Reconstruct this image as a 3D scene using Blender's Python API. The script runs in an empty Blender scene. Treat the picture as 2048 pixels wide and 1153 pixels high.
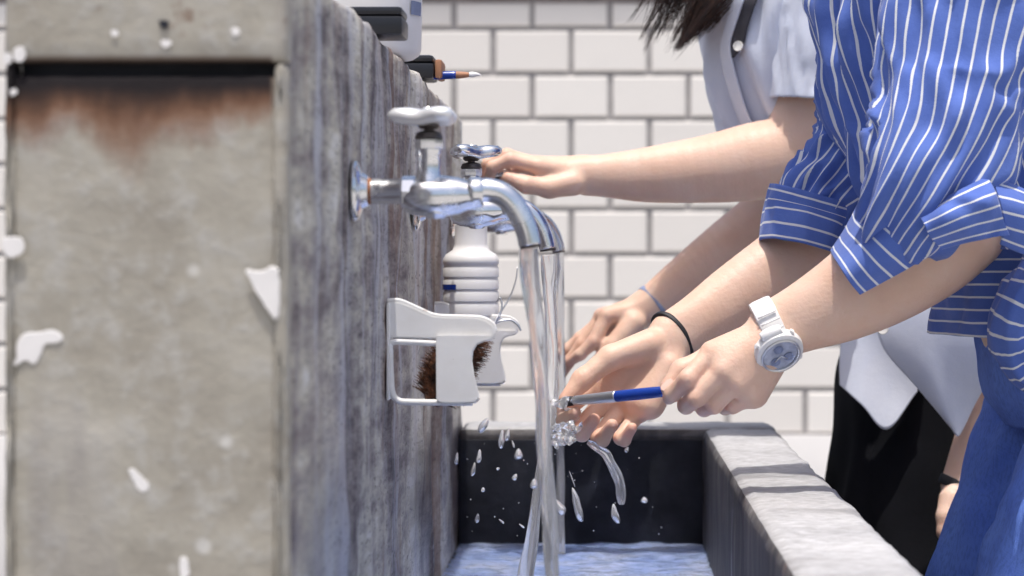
import bpy, bmesh, math, random
import numpy as np
from mathutils import Vector, Matrix

# ------------------------------------------------------------------ camera, sky, sun, exposure
sc = bpy.context.scene
COL = sc.collection
HC = 1.0            # camera height above the paving
FPX = 4608.0        # focal length in photo pixels (2048 wide)
VX, VY = 1204.0, 520.0

cam_d = bpy.data.cameras.new('camera')
cam_d.sensor_width = 36.0
cam_d.lens = FPX / 2048.0 * 36.0
cam_d.shift_x = (1024.0 - VX) / 2048.0
cam_d.shift_y = -(576.5 - VY) / 2048.0
cam_d.clip_start = 0.05
cam_d.clip_end = 2000.0
cam_d.dof.use_dof = True
cam_d.dof.focus_distance = 2.08
cam_d.dof.aperture_fstop = 9.0
cam = bpy.data.objects.new('camera', cam_d)
cam.location = (0, 0, HC)
cam.rotation_euler = (math.radians(90), 0, 0)
COL.objects.link(cam)
sc.camera = cam

SUN_EL = math.radians(77.5)
SUN_AZ = math.radians(187)     # nearly overhead, a little from the camera's side
world = bpy.data.worlds.new('World')
sc.world = world
world.use_nodes = True
wn = world.node_tree
sky = wn.nodes.new('ShaderNodeTexSky')
sky.sky_type = 'NISHITA'
sky.sun_disc = False
sky.sun_elevation = SUN_EL
sky.sun_rotation = SUN_AZ
sky.air_density = 1.0
sky.dust_density = 5.0
wn.nodes['Background'].inputs['Strength'].default_value = 0.115
wn.links.new(sky.outputs[0], wn.nodes['Background'].inputs['Color'])

sun_d = bpy.data.lights.new('sun', 'SUN')
sun_d.energy = 2.6
sun_d.angle = math.radians(0.6)
sun_d.color = (1.0, 0.955, 0.89)
sun = bpy.data.objects.new('sun', sun_d)
sdir = Vector((math.sin(SUN_AZ) * math.cos(SUN_EL), math.cos(SUN_AZ) * math.cos(SUN_EL), math.sin(SUN_EL)))
sun.rotation_euler = sdir.to_track_quat('Z', 'Y').to_euler()
sun.location = (1, -1, 6)
COL.objects.link(sun)

sc.view_settings.view_transform = 'Standard'
sc.view_settings.look = 'None'
sc.view_settings.gamma = 1.0
sc.view_settings.exposure = 0.54
sc.view_settings.use_curve_mapping = False
sc.render.engine = 'CYCLES'
sc.cycles.max_bounces = 10
sc.cycles.transmission_bounces = 8
sc.cycles.transparent_max_bounces = 8
sc.cycles.use_denoising = True


def P(px, py, D):
    """photo pixel at depth D (metres in front of the camera) -> world point"""
    return Vector(((px - VX) * D / FPX, D, HC + (VY - py) * D / FPX))


# ------------------------------------------------------------------ scene helpers
def tag(o, label, cat=None, group=None, kind=None):
    if label: o['label'] = label
    if cat: o['category'] = cat
    if group: o['group'] = group
    if kind: o['kind'] = kind
    return o


def empty(name, loc, label=None, cat=None, group=None):
    o = bpy.data.objects.new(name, None)
    o.empty_display_size = 0.02
    o.location = loc
    COL.objects.link(o)
    return tag(o, label, cat, group)


def link_mesh(name, me, mat, parent=None, smooth=True):
    o = bpy.data.objects.new(name, me)
    COL.objects.link(o)
    if mat is not None and len(me.materials) == 0:
        me.materials.append(mat)
    if smooth:
        me.polygons.foreach_set('use_smooth', np.ones(len(me.polygons), dtype=bool))
    if parent is not None:
        o.parent = parent
        # meshes are written in world space: undo the parent's place
        o.matrix_parent_inverse = Matrix.Identity(4)
        pl = parent
        off = Vector((0, 0, 0))
        while pl is not None:
            off += pl.location
            pl = pl.parent
        o.location = -off
    return o


def mesh_from(name, verts, faces, mat, parent=None, smooth=True, uv=None):
    me = bpy.data.meshes.new(name)
    me.from_pydata([tuple(v) for v in verts], [], [tuple(f) for f in faces])
    me.update()
    if uv is not None:
        lay = me.uv_layers.new(name='UVMap')
        li = np.empty(len(me.loops), dtype=np.int32)
        me.loops.foreach_get('vertex_index', li)
        lay.data.foreach_set('uv', np.asarray(uv, dtype=np.float32)[li].ravel())
    return link_mesh(name, me, mat, parent, smooth)


def box(name, x0, x1, y0, y1, z0, z1, mat, parent=None, bevel=0.004, seg=2, smooth=True):
    bm = bmesh.new()
    bmesh.ops.create_cube(bm, size=1.0)
    for v in bm.verts:
        v.co = Vector((x0 + (v.co.x + .5) * (x1 - x0), y0 + (v.co.y + .5) * (y1 - y0), z0 + (v.co.z + .5) * (z1 - z0)))
    if bevel:
        bmesh.ops.bevel(bm, geom=bm.edges[:], offset=bevel, segments=seg, affect='EDGES', profile=0.6)
    me = bpy.data.meshes.new(name)
    bm.to_mesh(me); bm.free()
    o = link_mesh(name, me, mat, parent, False)
    if smooth: shade_auto(me)
    return o


def shade_auto(me, ang=35):
    me.polygons.foreach_set('use_smooth', np.ones(len(me.polygons), dtype=bool))
    try:
        me.set_sharp_from_angle(angle=math.radians(ang))
    except Exception:
        pass


RNG = np.random.RandomState(7)


class Noise:
    """smooth random field: a sum of random plane waves"""
    def __init__(self, seed, dim=3, n=40, lo=.6, hi=1.8):
        r = np.random.RandomState(seed)
        d = r.normal(size=(n, dim)); d /= np.linalg.norm(d, axis=1)[:, None]
        self.k = d * r.uniform(lo, hi, (n, 1)) * 2 * math.pi
        self.p = r.uniform(0, 2 * math.pi, n)
        self.n = n

    def __call__(self, X):
        X = np.asarray(X, dtype=float)
        out = np.zeros(X.shape[0])
        for i in range(self.n):
            out += np.sin(X @ self.k[i] + self.p[i])
        return out / math.sqrt(self.n / 2.0)


def rough_box(name, x0, x1, y0, y1, z0, z1, mat, parent=None, bevel=0.006, res=0.02, amp=0.0012, seed=1, freq=25.0):
    """a concrete block: rounded arrises, faces cut into a grid and made uneven"""
    bm = bmesh.new()
    bmesh.ops.create_cube(bm, size=1.0)
    for v in bm.verts:
        v.co = Vector((x0 + (v.co.x + .5) * (x1 - x0), y0 + (v.co.y + .5) * (y1 - y0), z0 + (v.co.z + .5) * (z1 - z0)))
    for ax, (lo, hi) in enumerate(((x0, x1), (y0, y1), (z0, z1))):
        n = int(max(1, min(120, (hi - lo) / res)))
        no = Vector((0, 0, 0)); no[ax] = 1
        for i in range(1, n):
            co = Vector((0, 0, 0)); co[ax] = lo + (hi - lo) * i / n
            bmesh.ops.bisect_plane(bm, geom=bm.verts[:] + bm.edges[:] + bm.faces[:], plane_co=co, plane_no=no)
    sharp = [e for e in bm.edges if len(e.link_faces) == 2 and e.calc_face_angle() > 1.0]
    bmesh.ops.bevel(bm, geom=sharp, offset=bevel, segments=2, affect='EDGES', profile=0.55)
    bm.verts.ensure_lookup_table()
    X = np.array([v.co[:] for v in bm.verts])
    bm.normal_update()
    Nn = np.array([v.normal[:] for v in bm.verts])
    d = Noise(seed)(X * freq * .3) * amp + Noise(seed + 1)(X * freq) * amp * .5
    X = X + Nn * d[:, None]
    for v, c in zip(bm.verts, X): v.co = c
    me = bpy.data.meshes.new(name)
    bm.to_mesh(me); bm.free()
    return link_mesh(name, me, mat, parent, True)


def lathe_pts(profile, n=32):
    """profile [(r, h)] about +Z at origin -> verts, faces (closed if r==0 ends)"""
    V, Fc = [], []
    for r, h in profile:
        for i in range(n):
            a = 2 * math.pi * i / n
            V.append((r * math.cos(a), r * math.sin(a), h))
    m = len(profile)
    for j in range(m - 1):
        for i in range(n):
            k = (i + 1) % n
            Fc.append((j * n + i, j * n + k, (j + 1) * n + k, (j + 1) * n + i))
    Fc.append(tuple(range(n - 1, -1, -1)))
    Fc.append(tuple((m - 1) * n + i for i in range(n)))
    return V, Fc


def lathe(name, profile, mat, base, axis=(0, 0, 1), parent=None, n=32, ang=40):
    V, Fc = lathe_pts(profile, n)
    q = Vector((0, 0, 1)).rotation_difference(Vector(axis).normalized())
    V = [q @ Vector(v) + Vector(base) for v in V]
    o = mesh_from(name, V, Fc, mat, parent, True)
    shade_auto(o.data, ang)
    return o


def catmull(pts, n):
    """pts (m,k) -> (n,k) on a Catmull-Rom spline, evenly in parameter"""
    A = np.asarray(pts, dtype=float)
    m = len(A)
    ext = np.vstack([2 * A[0] - A[1], A, 2 * A[-1] - A[-2]])
    t = np.linspace(0, m - 1 - 1e-9, n)
    i = t.astype(int); f = (t - i)[:, None]
    p0, p1, p2, p3 = ext[i], ext[i + 1], ext[i + 2], ext[i + 3]
    return .5 * ((2 * p1) + (-p0 + p2) * f + (2 * p0 - 5 * p1 + 4 * p2 - p3) * f ** 2 + (-p0 + 3 * p1 - 3 * p2 + p3) * f ** 3)


def frames(C, up=(0, 0, 1)):
    T = np.gradient(C, axis=0)
    T /= np.linalg.norm(T, axis=1)[:, None]
    u = np.asarray(up, float)
    N_ = np.zeros_like(C)
    u = u - T[0] * (u @ T[0]); u /= np.linalg.norm(u)
    for i in range(len(C)):
        u = u - T[i] * (u @ T[i]); u /= np.linalg.norm(u)
        N_[i] = u
    B = np.cross(T, N_)
    return T, N_, B


def tube(name, stations, mat, parent=None, nu=20, nv=40, up=(0, 0, 1), cap=True, disp=None, swap=False,
         uv_off=0.0, squash=None, solid=0.0):
    """stations: [(Vector, r)] -> lofted tube. disp(theta, s, pos) -> radial offset. UV in metres (x = stripe coordinate)."""
    A = np.array([[*p, r] for p, r in stations])
    S = catmull(A, nv)
    C = S[:, :3]; R = np.maximum(S[:, 3], 1e-5)
    T, N_, B = frames(C, up)
    L = np.concatenate([[0], np.cumsum(np.linalg.norm(np.diff(C, axis=0), axis=1))])
    th = np.linspace(0, 2 * math.pi, nu, endpoint=False)
    rm = R.mean()
    TH, VV = np.meshgrid(th, np.arange(nv))
    LL = L[VV]
    rad = np.repeat(R[:, None], nu, 1)
    base = C[:, None, :] + rad[..., None] * (np.cos(TH)[..., None] * N_[:, None, :] + np.sin(TH)[..., None] * B[:, None, :])
    if disp is not None:
        d = disp(TH.ravel(), LL.ravel(), base.reshape(-1, 3)).reshape(nv, nu)
        rad = rad + d
    sq = 1.0 if squash is None else squash
    pos = C[:, None, :] + rad[..., None] * (np.cos(TH)[..., None] * N_[:, None, :] * sq + np.sin(TH)[..., None] * B[:, None, :])
    # a seam column is doubled so that the UVs do not wrap
    pos = np.concatenate([pos, pos[:, :1]], axis=1)
    THs = np.concatenate([TH, np.full((nv, 1), 2 * math.pi)], axis=1)
    LLs = np.concatenate([LL, LL[:, :1]], axis=1)
    n1 = nu + 1
    V = pos.reshape(-1, 3)
    U = np.stack([THs.ravel() * rm + uv_off, LLs.ravel()], 1)
    if swap: U = U[:, ::-1]
    Fc = []
    for j in range(nv - 1):
        for i in range(nu):
            Fc.append((j * n1 + i, j * n1 + i + 1, (j + 1) * n1 + i + 1, (j + 1) * n1 + i))
    if cap:
        Fc.append(tuple(range(nu - 1, -1, -1)))
        Fc.append(tuple((nv - 1) * n1 + i for i in range(nu)))
    o = mesh_from(name, V, Fc, mat, parent, True, uv=U)
    if solid:
        m = o.modifiers.new('Solidify', 'SOLIDIFY'); m.thickness = solid; m.offset = -1
    return o


def sheet(name, G, mat, parent=None, uv=None, solid=0.0015, sub=1):
    """a cloth panel from a grid of points G[nv][nu]"""
    G = np.asarray(G, float)
    nv, nu = G.shape[:2]
    Fc = [(j * nu + i, j * nu + i + 1, (j + 1) * nu + i + 1, (j + 1) * nu + i) for j in range(nv - 1) for i in range(nu - 1)]
    o = mesh_from(name, G.reshape(-1, 3), Fc, mat, parent, True, uv=None if uv is None else np.asarray(uv).reshape(-1, 2))
    if solid:
        m = o.modifiers.new('Solidify', 'SOLIDIFY'); m.thickness = solid; m.offset = 0
    return o


def spline_sheet(ctrl, nv, nu):
    """bicubic surface through a control grid of points"""
    ctrl = np.asarray(ctrl, float)
    a = np.stack([catmull(row, nu) for row in ctrl])
    return np.stack([catmull(a[:, i], nv) for i in range(nu)], axis=1)


# ------------------------------------------------------------------ signed-distance modelling (bodies, hands)
class Field:
    def __init__(self, lo, hi, h):
        self.h = h
        self.lo = np.array(lo, float)
        n = np.ceil((np.array(hi) - self.lo) / h).astype(int) + 1
        self.n = n
        self.ax = [self.lo[i] + h * np.arange(n[i]) for i in range(3)]
        self.f = np.full(n, 0.06, dtype=np.float32)

    def cone(self, f, a, b, ra, rb, k, op='add'):
        a = np.asarray(a, float); b = np.asarray(b, float)
        m = max(ra, rb) + k + 3 * self.h
        lo = np.minimum(a, b) - m; hi = np.maximum(a, b) + m
        i0 = np.clip(np.floor((lo - self.lo) / self.h).astype(int), 0, self.n)
        i1 = np.clip(np.ceil((hi - self.lo) / self.h).astype(int) + 1, 0, self.n)
        if np.any(i1 <= i0): return
        sl = tuple(slice(i0[j], i1[j]) for j in range(3))
        X = self.ax[0][sl[0]][:, None, None]; Y = self.ax[1][sl[1]][None, :, None]; Z = self.ax[2][sl[2]][None, None, :]
        ba = b - a; l2 = max(ba @ ba, 1e-12)
        t = ((X - a[0]) * ba[0] + (Y - a[1]) * ba[1] + (Z - a[2]) * ba[2]) / l2
        t = np.clip(t, 0, 1)
        d = np.sqrt((X - a[0] - ba[0] * t) ** 2 + (Y - a[1] - ba[1] * t) ** 2 + (Z - a[2] - ba[2] * t) ** 2) - (ra + (rb - ra) * t)
        g = f[sl]
        if op == 'add':
            h = np.clip(.5 + .5 * (g - d) / k, 0, 1)
            f[sl] = g * (1 - h) + d * h - k * h * (1 - h)
        else:
            d = -d
            h = np.clip(.5 - .5 * (g - d) / k, 0, 1)
            f[sl] = g * (1 - h) + d * h + k * h * (1 - h)

    def group(self, prims, k_in, k_out):
        f2 = np.full(self.n, 0.06, dtype=np.float32)
        for (a, b, ra, rb) in prims: self.cone(f2, a, b, ra, rb, k_in)
        g = self.f
        h = np.clip(.5 + .5 * (g - f2) / k_out, 0, 1)
        self.f = g * (1 - h) + f2 * h - k_out * h * (1 - h)

    def mesh(self):
        f, h = self.f, self.h
        ins = f < 0
        c = [ins[i:ins.shape[0] - 1 + i, j:ins.shape[1] - 1 + j, k:ins.shape[2] - 1 + k]
             for i in (0, 1) for j in (0, 1) for k in (0, 1)]
        s = sum(x.astype(np.int8) for x in c)
        act = np.argwhere((s > 0) & (s < 8))
        idx = np.full(s.shape, -1, dtype=np.int64)
        idx[tuple(act.T)] = np.arange(len(act))
        cs = np.array([(i, j, k) for i in (0, 1) for j in (0, 1) for k in (0, 1)])
        val = np.stack([f[tuple((act + q).T)] for q in cs], 1)
        acc = np.zeros((len(act), 3)); cnt = np.zeros(len(act))
        for p in range(8):
            for q in range(p + 1, 8):
                if np.abs(cs[p] - cs[q]).sum() != 1: continue
                va, vb = val[:, p], val[:, q]
                m = (va < 0) != (vb < 0)
                t = np.where(m, va / np.where(m, va - vb, 1), 0)
                pt = cs[p] + (cs[q] - cs[p]) * t[:, None]
                acc += np.where(m[:, None], pt, 0); cnt += m
        V = (act + acc / cnt[:, None]) * h + self.lo
        quads = []
        for ax in range(3):
            a1, a2 = (ax + 1) % 3, (ax + 2) % 3
            sl0 = [slice(None)] * 3; sl1 = [slice(None)] * 3
            sl0[ax] = slice(0, -1); sl1[ax] = slice(1, None)
            e0, e1 = ins[tuple(sl0)], ins[tuple(sl1)]
            ed = np.argwhere(e0 != e1)
            ok = (ed[:, a1] > 0) & (ed[:, a2] > 0) & (ed[:, a1] < ins.shape[a1] - 1) & (ed[:, a2] < ins.shape[a2] - 1)
            ed = ed[ok]
            if not len(ed): continue
            o1 = np.zeros(3, int); o1[a1] = 1
            o2 = np.zeros(3, int); o2[a2] = 1
            q = np.stack([idx[tuple((ed - o1 - o2).T)], idx[tuple((ed - o2).T)], idx[tuple(ed.T)], idx[tuple((ed - o1).T)]], 1)
            flip = ~e0[tuple(ed.T)]
            q[flip] = q[flip][:, ::-1]
            quads.append(q)
        Q = np.concatenate(quads)
        return V, Q


def relax(V, Q, it=2, lam=.5):
    n = len(V)
    for _ in range(it):
        s = np.zeros_like(V); c = np.zeros(n)
        for a, b in ((0, 1), (1, 2), (2, 3), (3, 0)):
            np.add.at(s, Q[:, a], V[Q[:, b]]); np.add.at(c, Q[:, a], 1)
            np.add.at(s, Q[:, b], V[Q[:, a]]); np.add.at(c, Q[:, b], 1)
        V = V + lam * (s / np.maximum(c, 1)[:, None] - V)
    return V


def join_VQ(parts):
    Vs, Qs, n = [], [], 0
    for V, Q in parts:
        Vs.append(V); Qs.append(Q + n); n += len(V)
    return np.concatenate(Vs), np.concatenate(Qs)


def fast_mesh(name, V, Q, mat, parent=None):
    me = bpy.data.meshes.new(name)
    me.vertices.add(len(V)); me.loops.add(len(Q) * 4); me.polygons.add(len(Q))
    me.vertices.foreach_set('co', V.astype(np.float32).ravel())
    me.loops.foreach_set('vertex_index', Q.astype(np.int32).ravel())
    me.polygons.foreach_set('loop_start', np.arange(0, len(Q) * 4, 4, dtype=np.int32))
    me.polygons.foreach_set('loop_total', np.full(len(Q), 4, dtype=np.int32))
    me.update(calc_edges=True)
    return link_mesh(name, me, mat, parent, True)


# ------------------------------------------------------------------ materials
class Mat:
    def __init__(self, name):
        self.m = bpy.data.materials.new(name)
        self.m.use_nodes = True
        self.t = self.m.node_tree
        self.b = self.t.nodes['Principled BSDF']
        self.tc = self.t.nodes.new('ShaderNodeTexCoord')

    def n(self, kind, **kw):
        nd = self.t.nodes.new(kind)
        for k, v in kw.items():
            if k.startswith('i_'):
                key = k[2:].replace('_', ' ')
                nd.inputs[key].default_value = v
            else:
                setattr(nd, k, v)
        return nd

    def link(self, a, b): self.t.links.new(a, b)

    def mapping(self, scale=(1, 1, 1), src='Object', loc=(0, 0, 0), rot=(0, 0, 0)):
        mp = self.n('ShaderNodeMapping')
        mp.inputs['Scale'].default_value = scale
        mp.inputs['Location'].default_value = loc
        mp.inputs['Rotation'].default_value = rot
        self.link(self.tc.outputs[src], mp.inputs['Vector'])
        return mp.outputs[0]

    def noise(self, scale, detail=6, rough=.55, vec=None, dist=0.0):
        nd = self.n('ShaderNodeTexNoise')
        nd.inputs['Scale'].default_value = scale
        nd.inputs['Detail'].default_value = detail
        nd.inputs['Roughness'].default_value = rough
        nd.inputs['Distortion'].default_value = dist
        self.link(vec if vec is not None else self.mapping(), nd.inputs['Vector'])
        return nd.outputs['Fac']

    def ramp(self, fac, stops, interp='LINEAR'):
        r = self.n('ShaderNodeValToRGB')
        r.color_ramp.interpolation = interp
        el = r.color_ramp.elements
        while len(el) < len(stops): el.new(.5)
        for e, (p, c) in zip(el, stops):
            e.position = p
            e.color = (*c, 1) if len(c) == 3 else c
        self.link(fac, r.inputs[0])
        return r.outputs[0]

    def step(self, fac, lo, hi):
        mr = self.n('ShaderNodeMapRange')
        mr.interpolation_type = 'SMOOTHSTEP'
        mr.inputs['From Min'].default_value = lo
        mr.inputs['From Max'].default_value = hi
        self.link(fac, mr.inputs['Value'])
        return mr.outputs[0]

    def math(self, op, a, b=None):
        nd = self.n('ShaderNodeMath', operation=op)
        for i, x in enumerate((a, b)):
            if x is None: continue
            if isinstance(x, (int, float)): nd.inputs[i].default_value = x
            else: self.link(x, nd.inputs[i])
        return nd.outputs[0]

    def mix(self, fac, a, b, mode='MIX'):
        nd = self.n('ShaderNodeMix', data_type='RGBA', blend_type=mode)
        for key, x in ((0, fac), (6, a), (7, b)):
            if isinstance(x, (int, float)): nd.inputs[key].default_value = x
            elif isinstance(x, tuple): nd.inputs[key].default_value = (*x, 1) if len(x) == 3 else x
            else: self.link(x, nd.inputs[key])
        return nd.outputs[2]

    def sep(self, src='Object'):
        s = self.n('ShaderNodeSeparateXYZ')
        self.link(self.tc.outputs[src], s.inputs[0])
        return s.outputs

    def bump(self, h, strength=.3, dist=.002, prev=None):
        b = self.n('ShaderNodeBump')
        b.inputs['Strength'].default_value = strength
        b.inputs['Distance'].default_value = dist
        self.link(h, b.inputs['Height'])
        if prev is not None: self.link(prev, b.inputs['Normal'])
        return b.outputs[0]

    def set(self, **kw):
        for k, v in kw.items():
            s = self.b.inputs[k.replace('_', ' ')]
            if isinstance(v, (int, float)): s.default_value = v
            elif isinstance(v, tuple): s.default_value = (*v, 1) if len(v) == 3 and s.type == 'RGBA' else v
            else: self.link(v, s)
        return self


def simple(name, col, rough=.5, metal=0.0, var=.12, scale=40.0, bump=.0, spec=.5):
    m = Mat(name)
    nf = m.noise(scale, 4)
    dark = tuple(c * (1 - var) for c in col); lite = tuple(min(1, c * (1 + var)) for c in col)
    m.set(Base_Color=m.ramp(nf, [(.3, dark), (.7, lite)]), Roughness=rough, Metallic=metal)
    m.b.inputs['Specular IOR Level'].default_value = spec
    if bump: m.set(Normal=m.bump(m.noise(scale * 4, 3), bump, .001))
    return m.m


def mat_pillar():
    """pale dusty concrete, mottled, with brown-black growth bleeding from the slot"""
    m = Mat('pillar_concrete')
    n1 = m.noise(14, 8, .6)
    n2 = m.noise(70, 6, .6)
    n3 = m.noise(6, 4, .5, m.mapping((3.0, 1, .55)))
    base = m.ramp(n1, [(.25, (.28, .255, .215)), (.5, (.385, .36, .31)), (.75, (.47, .445, .40))])
    base = m.mix(m.step(n2, .45, .75), base, (.43, .415, .385))
    base = m.mix(m.math('MULTIPLY', m.step(n3, .54, .74), .55), base, (.22, .205, .215))
    # brown grime under the slot; the black also paints the slot's shade
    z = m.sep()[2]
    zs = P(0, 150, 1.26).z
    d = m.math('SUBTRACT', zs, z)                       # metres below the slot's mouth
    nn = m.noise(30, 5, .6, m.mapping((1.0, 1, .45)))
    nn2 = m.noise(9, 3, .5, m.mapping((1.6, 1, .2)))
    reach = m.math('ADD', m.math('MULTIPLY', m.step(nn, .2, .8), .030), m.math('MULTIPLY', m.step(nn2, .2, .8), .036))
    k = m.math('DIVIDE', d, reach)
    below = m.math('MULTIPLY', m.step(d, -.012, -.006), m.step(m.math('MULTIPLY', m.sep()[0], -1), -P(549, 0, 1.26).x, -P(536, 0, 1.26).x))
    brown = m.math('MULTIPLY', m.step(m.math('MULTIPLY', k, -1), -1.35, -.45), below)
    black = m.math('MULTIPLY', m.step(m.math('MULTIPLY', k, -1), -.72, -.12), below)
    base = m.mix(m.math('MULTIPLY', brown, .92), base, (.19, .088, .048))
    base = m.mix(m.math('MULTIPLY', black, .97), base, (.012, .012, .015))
    # lichen above the slot
    up = m.step(d, -.02, -.045)
    up = m.math('MULTIPLY', m.step(m.math('MULTIPLY', d, -1), .016, .03), m.step(m.noise(48, 5, .65), .57, .70))
    base = m.mix(m.math('MULTIPLY', up, .7), base, (.19, .12, .085))
    # fine dark pits and pale chips
    v = m.n('ShaderNodeTexVoronoi'); v.inputs['Scale'].default_value = 46
    m.link(m.mapping(), v.inputs['Vector'])
    vsel = m.n('ShaderNodeTexWhiteNoise'); m.link(v.outputs['Position'], vsel.inputs['Vector'])
    pale = m.math('MULTIPLY', m.step(m.math('MULTIPLY', v.outputs['Distance'], -1), -.28, -.12), m.math('GREATER_THAN', vsel.outputs['Value'], .90))
    base = m.mix(m.math('MULTIPLY', pale, .65), base, (.66, .65, .63))
    v2 = m.n('ShaderNodeTexVoronoi'); v2.inputs['Scale'].default_value = 31
    m.link(m.mapping(loc=(.3, .1, .7)), v2.inputs['Vector'])
    vs2 = m.n('ShaderNodeTexWhiteNoise'); m.link(v2.outputs['Position'], vs2.inputs['Vector'])
    pit = m.math('MULTIPLY', m.step(m.math('MULTIPLY', v2.outputs['Distance'], -1), -.13, -.07), m.math('GREATER_THAN', vs2.outputs['Value'], .965))
    base = m.mix(m.math('MULTIPLY', pit, .8), base, (.09, .07, .06))
    h = m.math('ADD', m.math('MULTIPLY', n2, .6), n1)
    m.set(Base_Color=base, Roughness=.92, Normal=m.bump(h, .5, .004))
    m.b.inputs['Specular IOR Level'].default_value = .2
    return m.m


def mat_tapwall():
    """flat rough concrete, stained in irregular runs: tan, brown, grey and pale worn patches, damp towards the trough"""
    m = Mat('streaked_concrete')
    s1 = m.noise(1.0, 4, .5, m.mapping((9, 7.5, 1.5)), .7)
    s2 = m.noise(1.0, 4, .6, m.mapping((30, 24, 3.0)), .5)
    iso = m.noise(1, 8, .70, m.mapping((50, 8, 42)))
    g = m.noise(1, 4, .65, m.mapping((240, 70, 240)))
    f = m.math('ADD', m.math('ADD', m.math('MULTIPLY', s1, .50), m.math('MULTIPLY', s2, .12)), m.math('MULTIPLY', iso, .50))
    base = m.ramp(f, [(.455, (.085, .070, .076)), (.51, (.215, .185, .18)), (.56, (.35, .32, .295)), (.61, (.51, .48, .40)), (.67, (.68, .66, .62))])
    # rust-brown runs
    rust = m.noise(1.0, 5, .6, m.mapping((7, 11, 1.6), loc=(2, 5, 1)), .8)
    base = m.mix(m.math('MULTIPLY', m.step(rust, .52, .64), .60), base, (.24, .125, .075))
    # pale lime runs and flecks
    lime = m.noise(1.0, 5, .6, m.mapping((9, 13, 2.0), loc=(6, 1, 4)), .7)
    base = m.mix(m.math('MULTIPLY', m.step(lime, .48, .68), .75), base, (.56, .575, .63))
    base = m.mix(m.math('MULTIPLY', m.step(g, .58, .76), .35), base, (.56, .54, .50))
    base = m.mix(m.math('MULTIPLY', m.step(m.math('MULTIPLY', g, -1), -.45, -.33), .60), base, (.07, .06, .06))
    wet = m.noise(1.0, 3, .5, m.mapping((5, 8, .9), loc=(7, 2, 3)))
    z = m.sep()[2]
    low = m.step(m.math('MULTIPLY', z, -1), -1.05, -.80)
    w = m.math('MULTIPLY', m.step(wet, .40, .60), m.math('ADD', m.math('MULTIPLY', low, .85), .10))
    rough = m.math('SUBTRACT', .85, m.math('MULTIPLY', w, .60))
    h = m.math('ADD', m.math('MULTIPLY', iso, .5), g)
    m.set(Base_Color=base, Roughness=rough, Normal=m.bump(h, .45, .003))
    m.b.inputs['Specular IOR Level'].default_value = .5
    return m.m


def mat_trough():
    """worn wet concrete of the basin and its rim"""
    m = Mat('trough_concrete')
    n1 = m.noise(1, 7, .62, m.mapping((9, 17, 9)))
    n2 = m.noise(1, 6, .7, m.mapping((90, 150, 90)))
    n3 = m.noise(5.2, 3, .5, loc_vec(m))
    base = m.ramp(n1, [(.3, (.26, .26, .27)), (.5, (.38, .38, .39)), (.72, (.50, .50, .51))])
    base = m.mix(.5, base, m.ramp(n2, [(.32, (.22, .21, .21)), (.5, (.47, .47, .48)), (.68, (.72, .72, .74))]))
    damp = m.step(n3, .52, .66)
    base = m.mix(m.math('MULTIPLY', damp, .55), base, (.20, .19, .185))
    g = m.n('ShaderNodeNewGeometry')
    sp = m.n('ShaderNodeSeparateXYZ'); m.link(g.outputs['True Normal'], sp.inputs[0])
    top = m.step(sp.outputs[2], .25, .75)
    # upright faces: wet vertical runs, the sides' shade put into a darker colour
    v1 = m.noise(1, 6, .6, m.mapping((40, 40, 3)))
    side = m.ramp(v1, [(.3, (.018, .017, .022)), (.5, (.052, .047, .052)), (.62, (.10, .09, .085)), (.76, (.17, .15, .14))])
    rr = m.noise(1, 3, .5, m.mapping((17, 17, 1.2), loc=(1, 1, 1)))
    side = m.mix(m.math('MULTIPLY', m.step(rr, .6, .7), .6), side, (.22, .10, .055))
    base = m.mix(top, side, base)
    rough = m.math('SUBTRACT', .62, m.math('MULTIPLY', damp, .25))
    m.set(Base_Color=base, Roughness=rough, Normal=m.bump(m.math('ADD', n2, n1), .5, .003))
    return m.m


def loc_vec(m): return m.mapping((.6, 2.2, 1), loc=(.2, .45, 0))


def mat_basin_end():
    m = Mat('wet_shaded_concrete')  # wet concrete with the shade of its recesses put into the colour
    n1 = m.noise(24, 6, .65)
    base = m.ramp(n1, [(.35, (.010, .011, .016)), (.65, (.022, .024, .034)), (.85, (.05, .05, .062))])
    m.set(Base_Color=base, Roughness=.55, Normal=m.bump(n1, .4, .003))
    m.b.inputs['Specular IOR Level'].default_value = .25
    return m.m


def mat_basin_floor():
    m = Mat('blue_basin_floor')
    n1 = m.noise(16, 6, .6); n2 = m.noise(60, 4, .6)
    base = m.ramp(n1, [(.3, (.28, .40, .76)), (.5, (.44, .54, .84)), (.7, (.66, .71, .88))])
    base = m.mix(m.math('MULTIPLY', m.step(n2, .6, .75), .4), base, (.55, .58, .66))
    m.set(Base_Color=base, Roughness=.5)
    return m.m


def mat_brick():
    m = Mat('white_glazed_brick')
    oi = m.n('ShaderNodeObjectInfo')
    n1 = m.noise(9, 4); n2 = m.noise(60, 3)
    c = m.ramp(oi.outputs['Random'], [(0, (.74, .705, .67)), (1, (.80, .77, .735))])
    c = m.mix(m.math('MULTIPLY', m.step(n1, .5, .8), .22), c, (.70, .665, .63))
    c = m.mix(m.math('MULTIPLY', m.step(n2, .66, .8), .2), c, (.60, .57, .54))
    m.set(Base_Color=c, Roughness=.55, Normal=m.bump(n2, .25, .003))
    return m.m


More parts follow.
